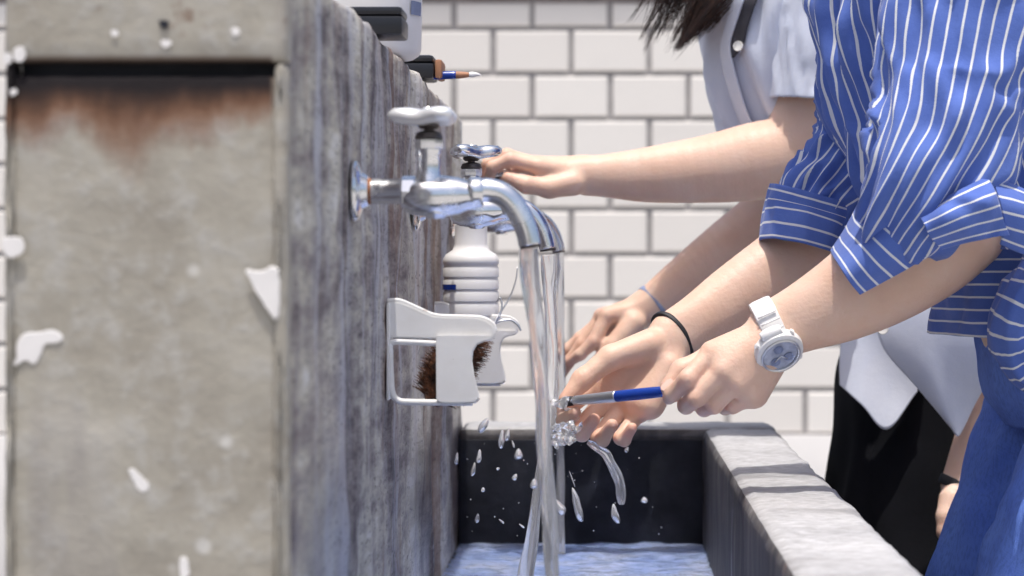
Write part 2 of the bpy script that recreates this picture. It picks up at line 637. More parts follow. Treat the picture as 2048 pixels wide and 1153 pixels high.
def mat_skin():
    m = Mat('skin')
    n1 = m.noise(26, 4, .55); n2 = m.noise(320, 3, .5); n3 = m.noise(90, 3, .5)
    c = m.ramp(n1, [(.3, (.68, .45, .34)), (.5, (.715, .49, .38)), (.75, (.73, .53, .43))])
    at = m.n('ShaderNodeAttribute'); at.attribute_name = 'flush'
    c = m.mix(m.math('MULTIPLY', at.outputs['Fac'], .55), c, (.62, .30, .22))
    c = m.mix(m.math('MULTIPLY', m.step(n3, .62, .8), .10), c, (.52, .27, .19))
    m.set(Base_Color=c, Roughness=.48, Normal=m.bump(m.math('ADD', n2, m.math('MULTIPLY', n3, .8)), .30, .0014))
    m.b.inputs['Subsurface Weight'].default_value = .22
    m.b.inputs['Subsurface Radius'].default_value = (1.0, .35, .18)
    m.b.inputs['Subsurface Scale'].default_value = .009
    m.b.inputs['Specular IOR Level'].default_value = .4
    return m.m


def mat_stripe():
    m = Mat('blue_striped_cotton')
    uv = m.n('ShaderNodeUVMap'); uv.uv_map = 'UVMap'
    sp = m.n('ShaderNodeSeparateXYZ'); m.link(uv.outputs[0], sp.inputs[0])
    wob = m.noise(30, 2)
    x = m.math('ADD', m.math('DIVIDE', sp.outputs[0], .0112), m.math('MULTIPLY', wob, .10))
    fr = m.math('FRACT', x)
    tri = m.math('ABSOLUTE', m.math('SUBTRACT', fr, .5))
    s = m.step(m.math('MULTIPLY', tri, -1), -.095, -.065)
    n1 = m.noise(900, 2); n2 = m.noise(24, 5)
    blue = m.ramp(n2, [(.3, (.062, .118, .42)), (.7, (.092, .160, .49))])
    blue = m.mix(m.math('MULTIPLY', n1, .20), blue, (.22, .32, .70))
    c = m.mix(m.math('MULTIPLY', s, .92), blue, (.76, .77, .78))
    m.set(Base_Color=c, Roughness=.85)
    m.b.inputs['Sheen Weight'].default_value = .15
    m.b.inputs['Specular IOR Level'].default_value = .2
    m.set(Normal=m.bump(m.math('ADD', m.noise(130, 4, .6), m.math('MULTIPLY', n1, .4)), .28, .002))
    return m.m


def mat_cloth(name, a, b, weave=900, bump=.2, rough=.9):
    m = Mat(name)
    n1 = m.noise(weave, 2); n2 = m.noise(18, 5)
    c = m.ramp(n2, [(.3, a), (.7, b)])
    c = m.mix(m.math('MULTIPLY', n1, .15), c, tuple(min(1, x * 1.5 + .02) for x in b))
    m.set(Base_Color=c, Roughness=rough, Normal=m.bump(m.math('ADD', m.noise(110, 4, .6), m.math('MULTIPLY', n1, .5)), bump, .002))
    m.b.inputs['Specular IOR Level'].default_value = .15
    return m.m


def mat_denim():
    m = Mat('blue_denim')
    uv = m.n('ShaderNodeUVMap'); uv.uv_map = 'UVMap'
    w = m.n('ShaderNodeTexWave'); w.inputs['Scale'].default_value = 260; w.inputs['Distortion'].default_value = 2.0
    w.inputs['Detail'].default_value = 2
    mp = m.n('ShaderNodeMapping'); mp.inputs['Rotation'].default_value = (0, 0, .9)
    m.link(uv.outputs[0], mp.inputs['Vector']); m.link(mp.outputs[0], w.inputs['Vector'])
    n2 = m.noise(22, 5)
    c = m.ramp(n2, [(.3, (.11, .23, .82)), (.7, (.18, .33, .90))])
    c = m.mix(m.math('MULTIPLY', w.outputs['Fac'], .30), c, (.34, .45, .80))
    c = m.mix(m.math('MULTIPLY', m.step(m.noise(420, 2, .5, m.mapping((1, 1, .35))), .45, .65), .35), c, (.07, .14, .50))
    m.set(Base_Color=c, Roughness=.85, Normal=m.bump(w.outputs['Fac'], .3, .001))
    m.b.inputs['Specular IOR Level'].default_value = .2
    return m.m


def mat_chrome():
    m = Mat('worn_chrome')
    n1 = m.noise(60, 5, .6); n2 = m.noise(14, 3)
    c = m.ramp(n1, [(.3, (.76, .77, .80)), (.7, (.90, .91, .93))])
    r = m.math('ADD', .15, m.math('MULTIPLY', m.step(n1, .42, .75), .24))
    lime = m.step(n2, .6, .75)
    c = m.mix(m.math('MULTIPLY', lime, .25), c, (.62, .60, .56))
    m.set(Base_Color=c, Metallic=1.0, Roughness=r)
    return m.m


def mat_painted():
    m = Mat('chipped_white_paint')
    n1 = m.noise(70, 5, .6); n2 = m.noise(25, 4)
    c = m.ramp(n2, [(.3, (.70, .69, .68)), (.7, (.79, .785, .78))])
    c = m.mix(m.math('MULTIPLY', m.step(n1, .66, .72), .85), c, (.24, .13, .075))
    m.set(Base_Color=c, Roughness=.4, Normal=m.bump(n1, .2, .001))
    return m.m


def mat_water():
    m = Mat('running_water')
    n = m.noise(60, 3, .5, m.mapping((1, 1, .35)))
    m.set(Base_Color=(.97, .975, .985), Roughness=.13, Normal=m.bump(n, .35, .003))
    m.b.inputs['Transmission Weight'].default_value = .80     # aerated: the rest scatters white
    m.b.inputs['IOR'].default_value = 1.333
    return m.m


def mat_pool():
    m = Mat('shallow_water')
    n = m.noise(1, 4, .55, m.mapping((26, 60, 1)))
    n2 = m.noise(1, 3, .5, m.mapping((9, 20, 1), loc=(3, 1, 0)))
    m.set(Base_Color=(.93, .96, 1.0), Roughness=.06, Normal=m.bump(m.math('ADD', n, n2), .8, .012))
    m.b.inputs['Transmission Weight'].default_value = 1.0
    m.b.inputs['IOR'].default_value = 1.333
    return m.m


def mat_ground():
    m = Mat('pale_paving_concrete')
    n1 = m.noise(1.4, 8, .6); n2 = m.noise(40, 6, .6)
    c = m.ramp(n1, [(.3, (.30, .29, .275)), (.7, (.38, .37, .355))])
    c = m.mix(m.math('MULTIPLY', m.step(n2, .55, .75), .3), c, (.26, .25, .24))
    m.set(Base_Color=c, Roughness=.9, Normal=m.bump(n2, .3, .004))
    return m.m


def mat_bristle(name, a, b):
    m = Mat(name)
    n1 = m.noise(160, 2)
    m.set(Base_Color=m.ramp(n1, [(.35, a), (.7, b)]), Roughness=.55)
    return m.m


M = dict(
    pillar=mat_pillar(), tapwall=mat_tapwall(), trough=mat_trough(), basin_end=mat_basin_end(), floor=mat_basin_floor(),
    brick=mat_brick(), skin=mat_skin(), stripe=mat_stripe(), denim=mat_denim(), chrome=mat_chrome(), paint=mat_painted(),
    water=mat_water(), pool=mat_pool(), ground=mat_ground(),
    mortar=simple('grey_mortar', (.30, .285, .285), .95, var=.15, scale=30),
    coping=simple('red_brown_tile', (.30, .13, .08), .6, var=.2, scale=12),
    plinth=simple('white_render', (.74, .72, .71), .85, var=.05, scale=6, bump=.2),
    chip=simple('white_paint_fleck', (.78, .76, .75), .6, var=.05),
    pale=mat_cloth('pale_blue_cotton', (.60, .65, .79), (.70, .74, .85)),
    black=mat_cloth('black_cloth', (.006, .0065, .009), (.009, .0095, .013), 900, .2, 1.0),
    gap_shade=mat_cloth('placket_shade', (.045, .045, .055), (.075, .072, .085)),  # dark tone painting the shade inside the pale shirt's opening
    hair=mat_bristle('dark_brown_hair', (.010, .007, .007), (.075, .030, .016)),
    coir=mat_bristle('brown_coir', (.010, .007, .006), (.26, .10, .045)),
    bristle=mat_bristle('black_bristle', (.008, .008, .010), (.025, .022, .024)),
    white_plastic=simple('white_plastic', (.76, .755, .76), .35, var=.03),
    blue_plastic=simple('blue_lacquer', (.010, .045, .30), .18, var=.05),
    black_plastic=simple('black_plastic', (.012, .013, .018), .35, var=.1),
    brass=simple('dull_brass', (.10, .085, .08), .4, metal=.7, var=.3),
    handle=simple('dull_cast_metal', (.84, .85, .87), .38, metal=.55, var=.06),
    steel=simple('brushed_steel', (.66, .67, .69), .36, metal=1.0, var=.1),
    wood=simple('bare_wood', (.36, .17, .09), .6, var=.2),
    rust=simple('rusty_stain', (.30, .12, .05), .8, var=.3),
    pearl=simple('pearl_button', (.72, .70, .66), .25, var=.08),
    band=simple('dusty_blue_band', (.20, .24, .38), .6, var=.2),
    rubber=simple('black_elastic', (.010, .011, .016), .6, var=.2),
    dial=simple('silver_blue_dial', (.42, .46, .58), .25, metal=.3, var=.2, scale=160),
    nail=simple('finger_nail', (.70, .49, .42), .25, var=.04),
)


# ------------------------------------------------------------------ ground
g = mesh_from('ground', [(-400, -400, 0), (400, -400, 0), (400, 400, 0), (-400, 400, 0)], [(0, 1, 2, 3)], M['ground'], None, False)
tag(g, 'pale concrete yard paving', None, None, 'structure')

# ------------------------------------------------------------------ white brick wall at the back
WY = 7.0
PITCH = 156.2 * WY / FPX
ROW = 90.3 * WY / FPX
z_ref = P(0, 148, WY).z                       # a bed joint
x_even = P(908.0, 0, WY).x                    # a head joint of the course under that bed joint
JW = .0135
bw_root = empty('brick_wall', (0, WY, 0), 'long white brick wall with grey joints behind the wash stand', 'wall')
n_rows_down = 8
z_plinth = z_ref - n_rows_down * ROW
z_top = P(0, 2, WY).z


def brick_mesh(w, h, d=.05):
    """a brick with softened arrises: back ring, shoulder ring, face"""
    V, Fc = [], []
    def ring(iw, y):
        a, b = w / 2 - iw, h / 2 - iw
        s = len(V)
        V.extend([(-a, y, -b), (a, y, -b), (a, y, b), (-a, y, b)])
        return s
    r = [ring(0, d), ring(0, .010), ring(.002, .0035), ring(.0055, 0.0)]
    for s, t in zip(r[:-1], r[1:]):
        for i in range(4):
            j = (i + 1) % 4
            Fc.append((s + i, s + j, t + j, t + i))
    s = r[-1]
    Fc.append((s, s + 1, s + 2, s + 3))
    return V, Fc


BV, BF = brick_mesh(PITCH - JW, ROW - JW)
bme = bpy.data.meshes.new('brick')
bme.from_pydata(BV, [], BF); bme.update(); bme.materials.append(M['brick'])
half_h = (P(0, 6, WY).z - (z_ref + ROW)) - JW * .5
HV, HF = brick_mesh(PITCH - JW, half_h)
hme = bpy.data.meshes.new('brick')
hme.from_pydata(HV, [], HF); hme.update(); hme.materials.append(M['brick'])
rest_V, rest_F = [], []
rb = random.Random(3)
for row in range(-2, n_rows_down):            # row 0 lies just under the reference bed joint
    zt = z_ref - row * ROW
    if row == -2:
        zc, me, hv = z_ref + ROW + JW * .5 + half_h / 2, hme, HV
    else:
        zc, me, hv = zt - ROW / 2, bme, BV
    x0 = x_even + (0 if row % 2 == 0 else PITCH / 2)
    for k in range(-18, 19):
        xc = x0 + (k + .5) * PITCH
        px = VX + xc * FPX / WY
        loc = Vector((xc + rb.uniform(-.001, .001), WY + rb.uniform(-.0012, .0012), zc + rb.uniform(-.0008, .0008)))
        seen = -90 < px < 2140 and (px < 100 or px > 640)
        if seen:
            o = bpy.data.objects.new('brick', me)
            COL.objects.link(o)
            o.parent = bw_root
            o.location = loc - bw_root.location
            o.rotation_euler = (rb.uniform(-.004, .004), 0, rb.uniform(-.004, .004))
        else:
            s = len(rest_V)
            rest_V.extend([(v[0] + loc.x, v[1] + loc.y, v[2] + loc.z) for v in hv])
            rest_F.extend([tuple(i + s for i in f) for f in BF])
o = mesh_from('outer_bricks', rest_V, rest_F, M['brick'], bw_root, False)
o['kind'] = 'stuff'
box('mortar', -4.4, 4.4, WY + .0075, WY + .2, z_plinth + .002, z_top + .01, M['mortar'], bw_root, 0)
box('plinth', -4.4, 4.4, WY - .012, WY + .2, -.02, z_plinth, M['plinth'], bw_root, .004)
box('coping', -4.42, 4.42, WY - .02, WY + .22, z_top + .012, z_top + .10, M['coping'], bw_root, .006)

# ------------------------------------------------------------------ the concrete tap wall and its end pier
XW = -499 * 1.6 / FPX           # inner face of the wall (the taps' side)
XL = (8 - VX) * 1.26 / FPX      # its back
Z_TOP = HC + .1755
Y0, Y1 = 1.262, 2.865
wall_root = empty('tap_wall', ((XW + XL) / 2, 1.3, 0), 'weathered concrete wall with streaks of damp carrying the water taps', 'wall')
rough_box('wall_slab', XL, XW, Y0 + .0215, Y1, 0, Z_TOP, M['tapwall'], wall_root, .006, .022, .0011, 3)
# the near end is faced: a head block over a deep slot, narrow margins, a set-back panel
zs_top = P(0, 124, Y0).z
zs_bot = P(0, 152, Y0).z
xr0 = P(546, 0, Y0).x
xl1 = P(27, 0, Y0).x
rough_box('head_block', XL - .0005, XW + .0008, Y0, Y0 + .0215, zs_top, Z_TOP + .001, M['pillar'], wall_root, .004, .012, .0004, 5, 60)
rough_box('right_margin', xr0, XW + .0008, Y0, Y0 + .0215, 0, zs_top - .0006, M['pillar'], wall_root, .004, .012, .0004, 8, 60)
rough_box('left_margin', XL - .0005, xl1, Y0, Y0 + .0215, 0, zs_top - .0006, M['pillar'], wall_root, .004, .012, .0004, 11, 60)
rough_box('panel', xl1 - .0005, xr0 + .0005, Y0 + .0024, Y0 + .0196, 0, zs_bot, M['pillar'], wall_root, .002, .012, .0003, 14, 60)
# the slot's inside, coloured near-black for the shade of the gap
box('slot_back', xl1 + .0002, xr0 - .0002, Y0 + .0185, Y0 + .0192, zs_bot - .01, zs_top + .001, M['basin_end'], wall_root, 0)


def fleck(pts, D, th=.0004, name='paint_fleck', parent=wall_root, mat='chip', y_off=0.0):
    """a splash of old white paint on the pier's face: an irregular patch, slightly proud"""
    c = np.array(pts, float)
    n = len(c)
    cl = np.vstack([c, c[:1]])
    dense = []
    t = np.linspace(0, n, n * 8, endpoint=False)
    ext = np.vstack([c[-1:], c, c[:2]])
    for tt in t:
        i = int(tt); f = tt - i
        p0, p1, p2, p3 = ext[i], ext[i + 1], ext[i + 2], ext[i + 3] if i + 3 < len(ext) else ext[2]
        dense.append(.5 * ((2 * p1) + (-p0 + p2) * f + (2 * p0 - 5 * p1 + 4 * p2 - p3) * f ** 2 + (-p0 + 3 * p1 - 3 * p2 + p3) * f ** 3))
    dense = np.array(dense)
    dense += RNG.normal(0, .8, dense.shape)
    cen = dense.mean(0)
    V, Fc = [], []
    m = len(dense)
    for s, y in ((1.0, y_off), (.93, y_off - th)):
        for q in dense:
            w = cen + (q - cen) * s
            p = P(w[0], w[1], D); p.y = D + y - .0004
            V.append(p)
    for i in range(m):
        j = (i + 1) % m
        Fc.append((i, j, m + j, m + i))
    Fc.append(tuple(range(m, 2 * m)))
    return mesh_from(name, V, Fc, M[mat], parent, False)


PD = Y0 + .0024
fleck([(493, 540), (520, 543), (552, 533), (559, 560), (560, 615), (552, 640), (536, 622), (515, 590), (500, 560)], Y0, .0007)
fleck([(34, 690), (48, 668), (80, 664), (108, 660), (126, 672), (120, 684), (92, 688), (84, 705), (70, 728), (50, 722), (28, 732), (33, 712)], PD)
fleck([(257, 942), (268, 938), (280, 950), (297, 966), (296, 980), (282, 984), (270, 968)], PD)
fleck([(5, 482), (22, 474), (44, 478), (50, 496), (40, 512), (14, 514)], Y0, .0007)
fleck([(28, 100), (44, 94), (52, 108), (44, 124), (30, 122)], Y0)
fleck([(8, 110), (20, 107), (25, 118), (18, 130), (8, 126)], Y0)
fleck([(322, 82), (336, 80), (344, 88), (334, 96), (324, 92)], Y0)
fleck([(462, 58), (476, 56), (480, 68), (468, 73)], Y0)
fleck([(222, 62), (234, 60), (238, 70), (226, 74)], Y0)
fleck([(360, 1120), (374, 1116), (378, 1150), (362, 1160)], PD)
fleck([(20, 180), (32, 178), (34, 188), (22, 192)], Y0)
fleck([(318, 45), (328, 41), (338, 46), (336, 56), (324, 58)], Y0, .0008, 'dark_pit', wall_root, 'basin_end')

# ------------------------------------------------------------------ the trough
Z_RIM = HC - .2025
X_IN, X_OUT = .1218, .2095
Z_FLOOR = HC - .3455
tr = empty('wash_trough', ((XW + X_OUT) / 2, 2.0, 0), 'long wet concrete wash trough with a wide worn rim', 'trough')
rough_box('side_wall', X_IN, X_OUT, 1.262, Y1 - .1025, .30, Z_RIM, M['trough'], tr, .010, .016, .0006, 21, 24)
rough_box('end_wall', XW + .0012, X_OUT, Y1 - .102, Y1 + .004, .30, Z_RIM + .0012, M['trough'], tr, .010, .016, .0006, 24, 24)
box('shaded_end_face', XW + .0016, X_IN - .0005, Y1 - .1066, Y1 - .1025, Z_FLOOR - .01, Z_RIM - .013, M['basin_end'], tr, .002)  # wet end face, its shade put into a near-black colour
rough_box('near_wall', XW + .0012, X_IN - .0005, 1.262, 1.345, .30, Z_RIM - .001, M['trough'], tr, .010, .02, .0012, 27, 40)
rough_box('basin_floor', XW + .0012, X_IN - .0003, 1.346, Y1 - .1028, .30, Z_FLOOR, M['floor'], tr, .004, .02, .0012, 29, 40)
rough_box('pedestal', XW + .03, X_OUT - .05, 1.33, Y1 - .07, -.01, .2985, M['plinth'], tr, .01, .05, .001, 33, 20)

# water standing in the basin: a rippled sheet
nx, ny = 60, 260
xs = np.linspace(XW + .0025, X_IN - .002, nx); ys = np.linspace(1.347, Y1 - .1072, ny)
XX, YY = np.meshgrid(xs, ys)
pts = np.stack([XX.ravel(), YY.ravel(), np.zeros(nx * ny)], 1)
hz = Noise(41, n=30)(pts * [22, 14, 1]) * .0009 + Noise(42, n=30)(pts * [55, 40, 1]) * .0005
for (cx, cy) in ((-.048, 1.62), (-.05, 2.13), (-.03, 2.62)):
    r = np.hypot(pts[:, 0] - cx, pts[:, 1] - cy)
    hz += .0022 * np.cos(r * 300) * np.exp(-r * 22)
pts[:, 2] = HC - .338 + hz
Fc = [(j * nx + i, j * nx + i + 1, (j + 1) * nx + i + 1, (j + 1) * nx + i) for j in range(ny - 1) for i in range(nx - 1)]
w = mesh_from('water', pts, Fc, M['pool'], None, True)
tag(w, 'rippling shallow water on the blue trough floor', None, None, 'structure')


# ------------------------------------------------------------------ taps
def handle_mesh(center, ang, th=.0115):
    """three-lobed cast handle, rounded over its rim"""
    n = 72
    prof = [(.10, .85), (.55, 1.0), (.86, .82), (.97, .35), (1.0, 0), (.97, -.4), (.84, -.85), (.5, -.95), (.10, -.8)]
    V, Fc = [], []
    for s, hh in prof:
        for i in range(n):
            a = 2 * math.pi * i / n
            rr = .0218 + .0062 * math.cos(3 * (a - ang)) + .0008 * math.cos(6 * (a - ang))
            lift = .0015 * math.cos(3 * (a - ang)) * s
            V.append(Vector((rr * s * math.cos(a), rr * s * math.sin(a), hh * th / 2 + lift)) + center)
    m = len(prof)
    for j in range(m - 1):
        for i in range(n):
            k = (i + 1) % n
            Fc.append((j * n + k, j * n + i, (j + 1) * n + i, (j + 1) * n + k))
    Fc.append(tuple(range(n))); Fc.append(tuple((m - 1) * n + i for i in range(n - 1, -1, -1)))
    return V, Fc


def make_tap(D, ang, label):
    b = Vector((XW, D, P(0, 383, 1.6).z))
    root = empty('water_tap', b, label, 'tap', 'chrome water taps along the trough')
    X = Vector((1, 0, 0)); Z = Vector((0, 0, 1))
    c = M['chrome']
    def at(x, z, y=0.0): return b + Vector((x / 1000, y / 1000, z / 1000))
    lathe('flange', [(.002, .0), (.0205, .0), (.0212, .0015), (.020, .0034), (.013, .006), (.0105, .0105), (.0, .011)], c, at(.6, 0), X, root)
    lathe('pipe', [(.0088, 0), (.0088, .030), (.0094, .031), (.0094, .042), (.0, .042)], c, at(4, 0), X, root)
    lathe('collar', [(.0, 0), (.0102, .0005), (.0112, .002), (.0112, .010), (.0100, .012), (.0, .012)], c, at(33, -.5), X, root, n=8, ang=25)
    # valve body: a swollen barrel with the bonnet standing on it
    lathe('body', [(.0, -.003), (.0095, 0), (.0125, .006), (.0142, .016), (.0146, .026), (.0128, .038), (.0105, .043), (.0098, .050), (.0, .051)], c, at(36, -4.5), (1, 0, .04), root)
    lathe('belly', [(.0, 0), (.006, .0006), (.0098, .004), (.0105, .010), (.0, .016)], c, at(58, -19.5), Z, root)
    bn = lathe('bonnet', [(.0, -.002), (.0105, 0), (.0098, .004), (.0082, .007), (.0080, .020), (.0088, .021), (.0088, .0245), (.0, .0245)], c, at(53, 5), Z, root)
    lathe('nut', [(.0, 0), (.0095, 0), (.0098, .001), (.0098, .0062), (.0088, .0075), (.0, .0075)], c, at(53, 29.5), Z, bn, n=6, ang=20)
    lathe('packing', [(.0, 0), (.0100, .0), (.0085, .0038), (.0045, .0052), (.0, .0052)], M['brass'], at(53, 36.8), Z, root, n=24)
    lathe('stem', [(.0034, 0), (.0034, .012), (.0, .012)], M['brass'], at(53, 41), Z, root, n=20)
    lathe('hub', [(.0, 0), (.006, .0), (.0078, .002), (.0075, .006), (.0, .0062)], M['brass'], at(53, 43.2), Z, root, n=24)
    hc = at(53, 51.5)
    V, Fc = handle_mesh(hc, ang)
    h = mesh_from('handle', V, Fc, M['handle'] if D < 1.7 else c, root, True)
    lathe('cap', [(.0, -.001), (.0062, -.0006), (.0066, .001), (.0052, .0028), (.0, .0032)], c, at(53, 55.2), Z, h, n=28)
    # spout: a swan neck turned down to the basin
    lathe('spout_nut', [(.0, 0), (.0098, 0), (.0108, .0016), (.0108, .0085), (.0094, .0105), (.0, .0105)], c, at(80.5, -1.0), (1, 0, .02), root, n=28)
    st = [(at(87, 0), .0086), (at(95, .6), .0086), (at(104, -2.2), .0086), (at(112, -9.5), .0084), (at(118, -19.5), .0081), (at(121.5, -29), .0079), (at(123.3, -37.5), .0079)]
    sp = tube('spout', st, c, root, 28, 48, up=(0, 1, 0))
    lathe('nozzle', [(.0, 0), (.0066, .0), (.0074, .0006), (.0074, .0022), (.0, .0022)], M['brass'], at(123.4, -37.3), (.12, 0, -1), sp, n=28)
    return root


TAP_Y = (1.6, 2.12, 2.64)
make_tap(TAP_Y[0], math.pi, 'chrome tap nearest the camera, handle lobe turned to the wall, water running')
make_tap(TAP_Y[1], math.radians(8), 'middle chrome tap with one handle lobe pointing out over the trough')
make_tap(TAP_Y[2], math.radians(60), 'farthest chrome tap gripped by the outstretched hand')

# rust mark on the near tap's pipe
o = lathe('rust_mark', [(.00885, 0), (.0090, .0004), (.0090, .0018), (.00885, .0022)], M['rust'], Vector((XW + .011, 1.6, P(0, 383, 1.6).z)), (1, 0, 0),
          [c for c in bpy.data.objects if c.name == 'water_tap'][0], n=28)

# ------------------------------------------------------------------ white painted bracket under the tap (two of them)
def make_bracket(D, dz, label):
    """sheet-metal holder: arm from the wall, T-shaped tongue, bent rod frame. Drawn at the first bracket's depth and moved."""
    D0 = 1.85
    base = Vector((XW, D, P(0, 700, D0).z + dz))
    root = empty('soap_bracket', base, label, 'bracket', 'white metal brackets on the tap wall')
    def Q(px, py, y=0.0):
        p = P(px, py, D0); return Vector((p.x, D + y, p.z + dz))
    def plate(name, outline, th, y=0.0, bev=.0012):
        bm = bmesh.new()
        vs = [bm.verts.new(Q(px, py, y)) for px, py in outline]
        f = bm.faces.new(vs)
        r = bmesh.ops.extrude_face_region(bm, geom=[f])
        bmesh.ops.translate(bm, vec=(0, th, 0), verts=[v for v in r['geom'] if isinstance(v, bmesh.types.BMVert)])
        bmesh.ops.recalc_face_normals(bm, faces=bm.faces)
        bmesh.ops.bevel(bm, geom=[e for e in bm.edges if len(e.link_faces) == 2 and e.calc_face_angle() > .9], offset=bev, segments=2, affect='EDGES')
        me = bpy.data.meshes.new(name); bm.to_mesh(me); bm.free()
        o = link_mesh(name, me, M['paint'], root, False); shade_auto(me, 40); return o
    arm = plate('arm', [(773, 676), (773, 604), (800, 604), (822, 612), (846, 623), (868, 632), (900, 634), (948, 634), (972, 640), (986, 650),
                        (992, 662), (990, 674), (984, 681), (960, 681), (880, 679)], .003)
    # rolled upper lip of the arm
    tube('lip', [(Q(773, 602, .003), .0019), (Q(799, 602, .003), .0019), (Q(835, 617, .003), .0019), (Q(868, 631, .003), .0019), (Q(910, 634, .003), .0019),
                 (Q(960, 636, .003), .0019), (Q(985, 648, .003), .0018), (Q(991, 664, .003), .0017)], M['paint'], arm, 10, 50, up=(0, 1, 0))
    plate('tongue', [(872, 668), (985, 668), (984, 682), (968, 684), (955, 690), (947, 703), (945, 722), (949, 750), (958, 786), (959, 798), (950, 806), (910, 808),
                     (880, 807), (873, 800)], .0032, -.0036)
    tube('rod_frame', [(Q(878, 688, .002), .0026), (Q(820, 685, .002), .0026), (Q(782, 686, .002), .0026), (Q(780, 705, .002), .0026), (Q(781, 750, .002), .0026),
                       (Q(784, 785, .002), .0026), (Q(795, 801, .002), .0026), (Q(820, 805, .002), .0026), (Q(905, 806, .002), .0026), (Q(945, 806, .002), .0026)],
         M['paint'], root, 12, 70, up=(0, 1, 0))
    # the foot: a short shelf behind the frame on which things rest
    box('tray', Q(800, 0).x, Q(953, 0).x, D + .004, D + .05, Q(0, 808).z, Q(0, 804).z, M['paint'], root, .0012)
    box('wall_plate', XW + .0006, XW + .003, D - .006, D + .03, Q(0, 800).z, Q(0, 606).z, M['paint'], root, .001)
    return root


BR1 = 1.85
make_bracket(BR1, 0.0, 'white chipped metal bracket holding the brown brush, nearer of the two')
make_bracket(2.36, -.012, 'white metal bracket under the ribbed plastic bottle, farther of the two')

# ------------------------------------------------------------------ brown coir scrubbing brush leaning in the bracket
ca = P(868, 800, BR1 + .028); cb = P(938, 668, BR1 + .028)
axis = (cb - ca).normalized()
rnd = np.random.RandomState(5)
brush_root = empty('scrubbing_brush', P(880, 803, BR1 + .028), 'brown coir scrubbing brush leaning in the near white bracket', 'brush')
tube('core', [(ca - axis * .004, .006), (ca + axis * .008, .014), ((ca + cb) / 2, .018), (cb - axis * .008, .014), (cb + axis * .003, .006)], M['coir'], brush_root, 18, 16, up=(0, 1, 0))
V, Fc = [], []
u1 = axis.orthogonal().normalized(); u2 = axis.cross(u1)
for i in range(2600):
    t = rnd.uniform(0, 1); a = rnd.uniform(0, 2 * math.pi)
    rad = (u1 * math.cos(a) + u2 * math.sin(a))
    r0 = .008; r1 = .0235 * (1 - .12 * (2 * t - 1) ** 4) * rnd.uniform(.85, 1.1)
    p0 = ca + (cb - ca) * t + rad * r0
    dirv = (rad + axis * rnd.normal(.35, .22) + u1 * rnd.normal(0, .12) + u2 * rnd.normal(0, .12)).normalized()
    p1 = p0 + dirv * (r1 - r0)
    sid = dirv.cross(Vector(rnd.normal(size=3))).normalized() * .00042
    s = len(V)
    V += [p0 - sid, p0 + sid, p1 + sid * .4, p1 - sid * .4]
    Fc.append((s, s + 1, s + 2, s + 3))
o = mesh_from('bristles', V, Fc, M['coir'], brush_root, False); o['kind'] = 'stuff'
# wire loop of the brush, standing off to the right
hw = empty('hanging_wire', P(991, 640, BR1 + .01), 'thin rusty wire twisted up from the end of the near bracket', 'wire')
tube('wire', [(P(988, 650, BR1 + .002), .0008), (P(996, 632, BR1 + .01), .0008), (P(1008, 615, BR1 + .012), .0007), (P(1022, 590, BR1 + .014), .0007), (P(1032, 560, BR1 + .014), .0006), (P(1035, 535, BR1 + .014), .0005)],
     M['steel'], hw, 8, 40)
tube('wire', [(P(986, 648, BR1 + .002), .0008), (P(998, 636, BR1 + .012), .0008), (P(1004, 612, BR1 + .016), .0007), (P(1000, 596, BR1 + .016), .0007), (P(994, 604, BR1 + .016), .0006)],
     M['steel'], hw, 8, 30)
tube('wire', [(P(985, 652, BR1 + .002), .0009), (P(1000, 643, BR1 + .01), .0009), (P(1020, 640, BR1 + .012), .0009), (P(1035, 650, BR1 + .012), .0009), (P(1042, 662, BR1 + .012), .0008)],
     M['steel'], hw, 8, 30)

# ------------------------------------------------------------------ white ribbed bottle resting on the far bracket
BD = 2.38
bx = P(942, 0, BD).x; bz = P(0, 634, BD).z
pm = FPX / BD
bot = empty('plastic_bottle', (bx, BD, bz), 'white ribbed plastic bottle with a small blue mark standing on a bracket', 'bottle')
R = 56 / pm
prof = [(.0, 0), (R * .93, 0), (R * 1.0, .002)]
for i in range(4):
    z0 = .004 + i * .0125
    prof += [(R * 1.0, z0), (R * 1.0, z0 + .0085), (R * .955, z0 + .0105), (R * .955, z0 + .0115)]
prof += [(R, .055), (R * 1.0, .059), (R * .9, .0645), (R * .66, .069), (R * .58, .075), (R * .58, .0945), (R * .48, .097), (.0, .098)]
lathe('container', prof, M['white_plastic'], (bx, BD, bz), (0, 0, 1), bot, 48)
# a curved blue mark on its left
V, Fc = [], []
for j, zz in enumerate((P(0, 580, BD).z, P(0, 569, BD).z)):
    for i in range(7):
        a = math.radians(188 + i * 9)
        V.append((bx + (R + .0006) * math.cos(a), BD + (R + .0006) * math.sin(a), zz))
for i in range(6): Fc.append((i, i + 1, 7 + i + 1, 7 + i))
mesh_from('blue_mark', V, Fc, M['blue_plastic'], bot, True)

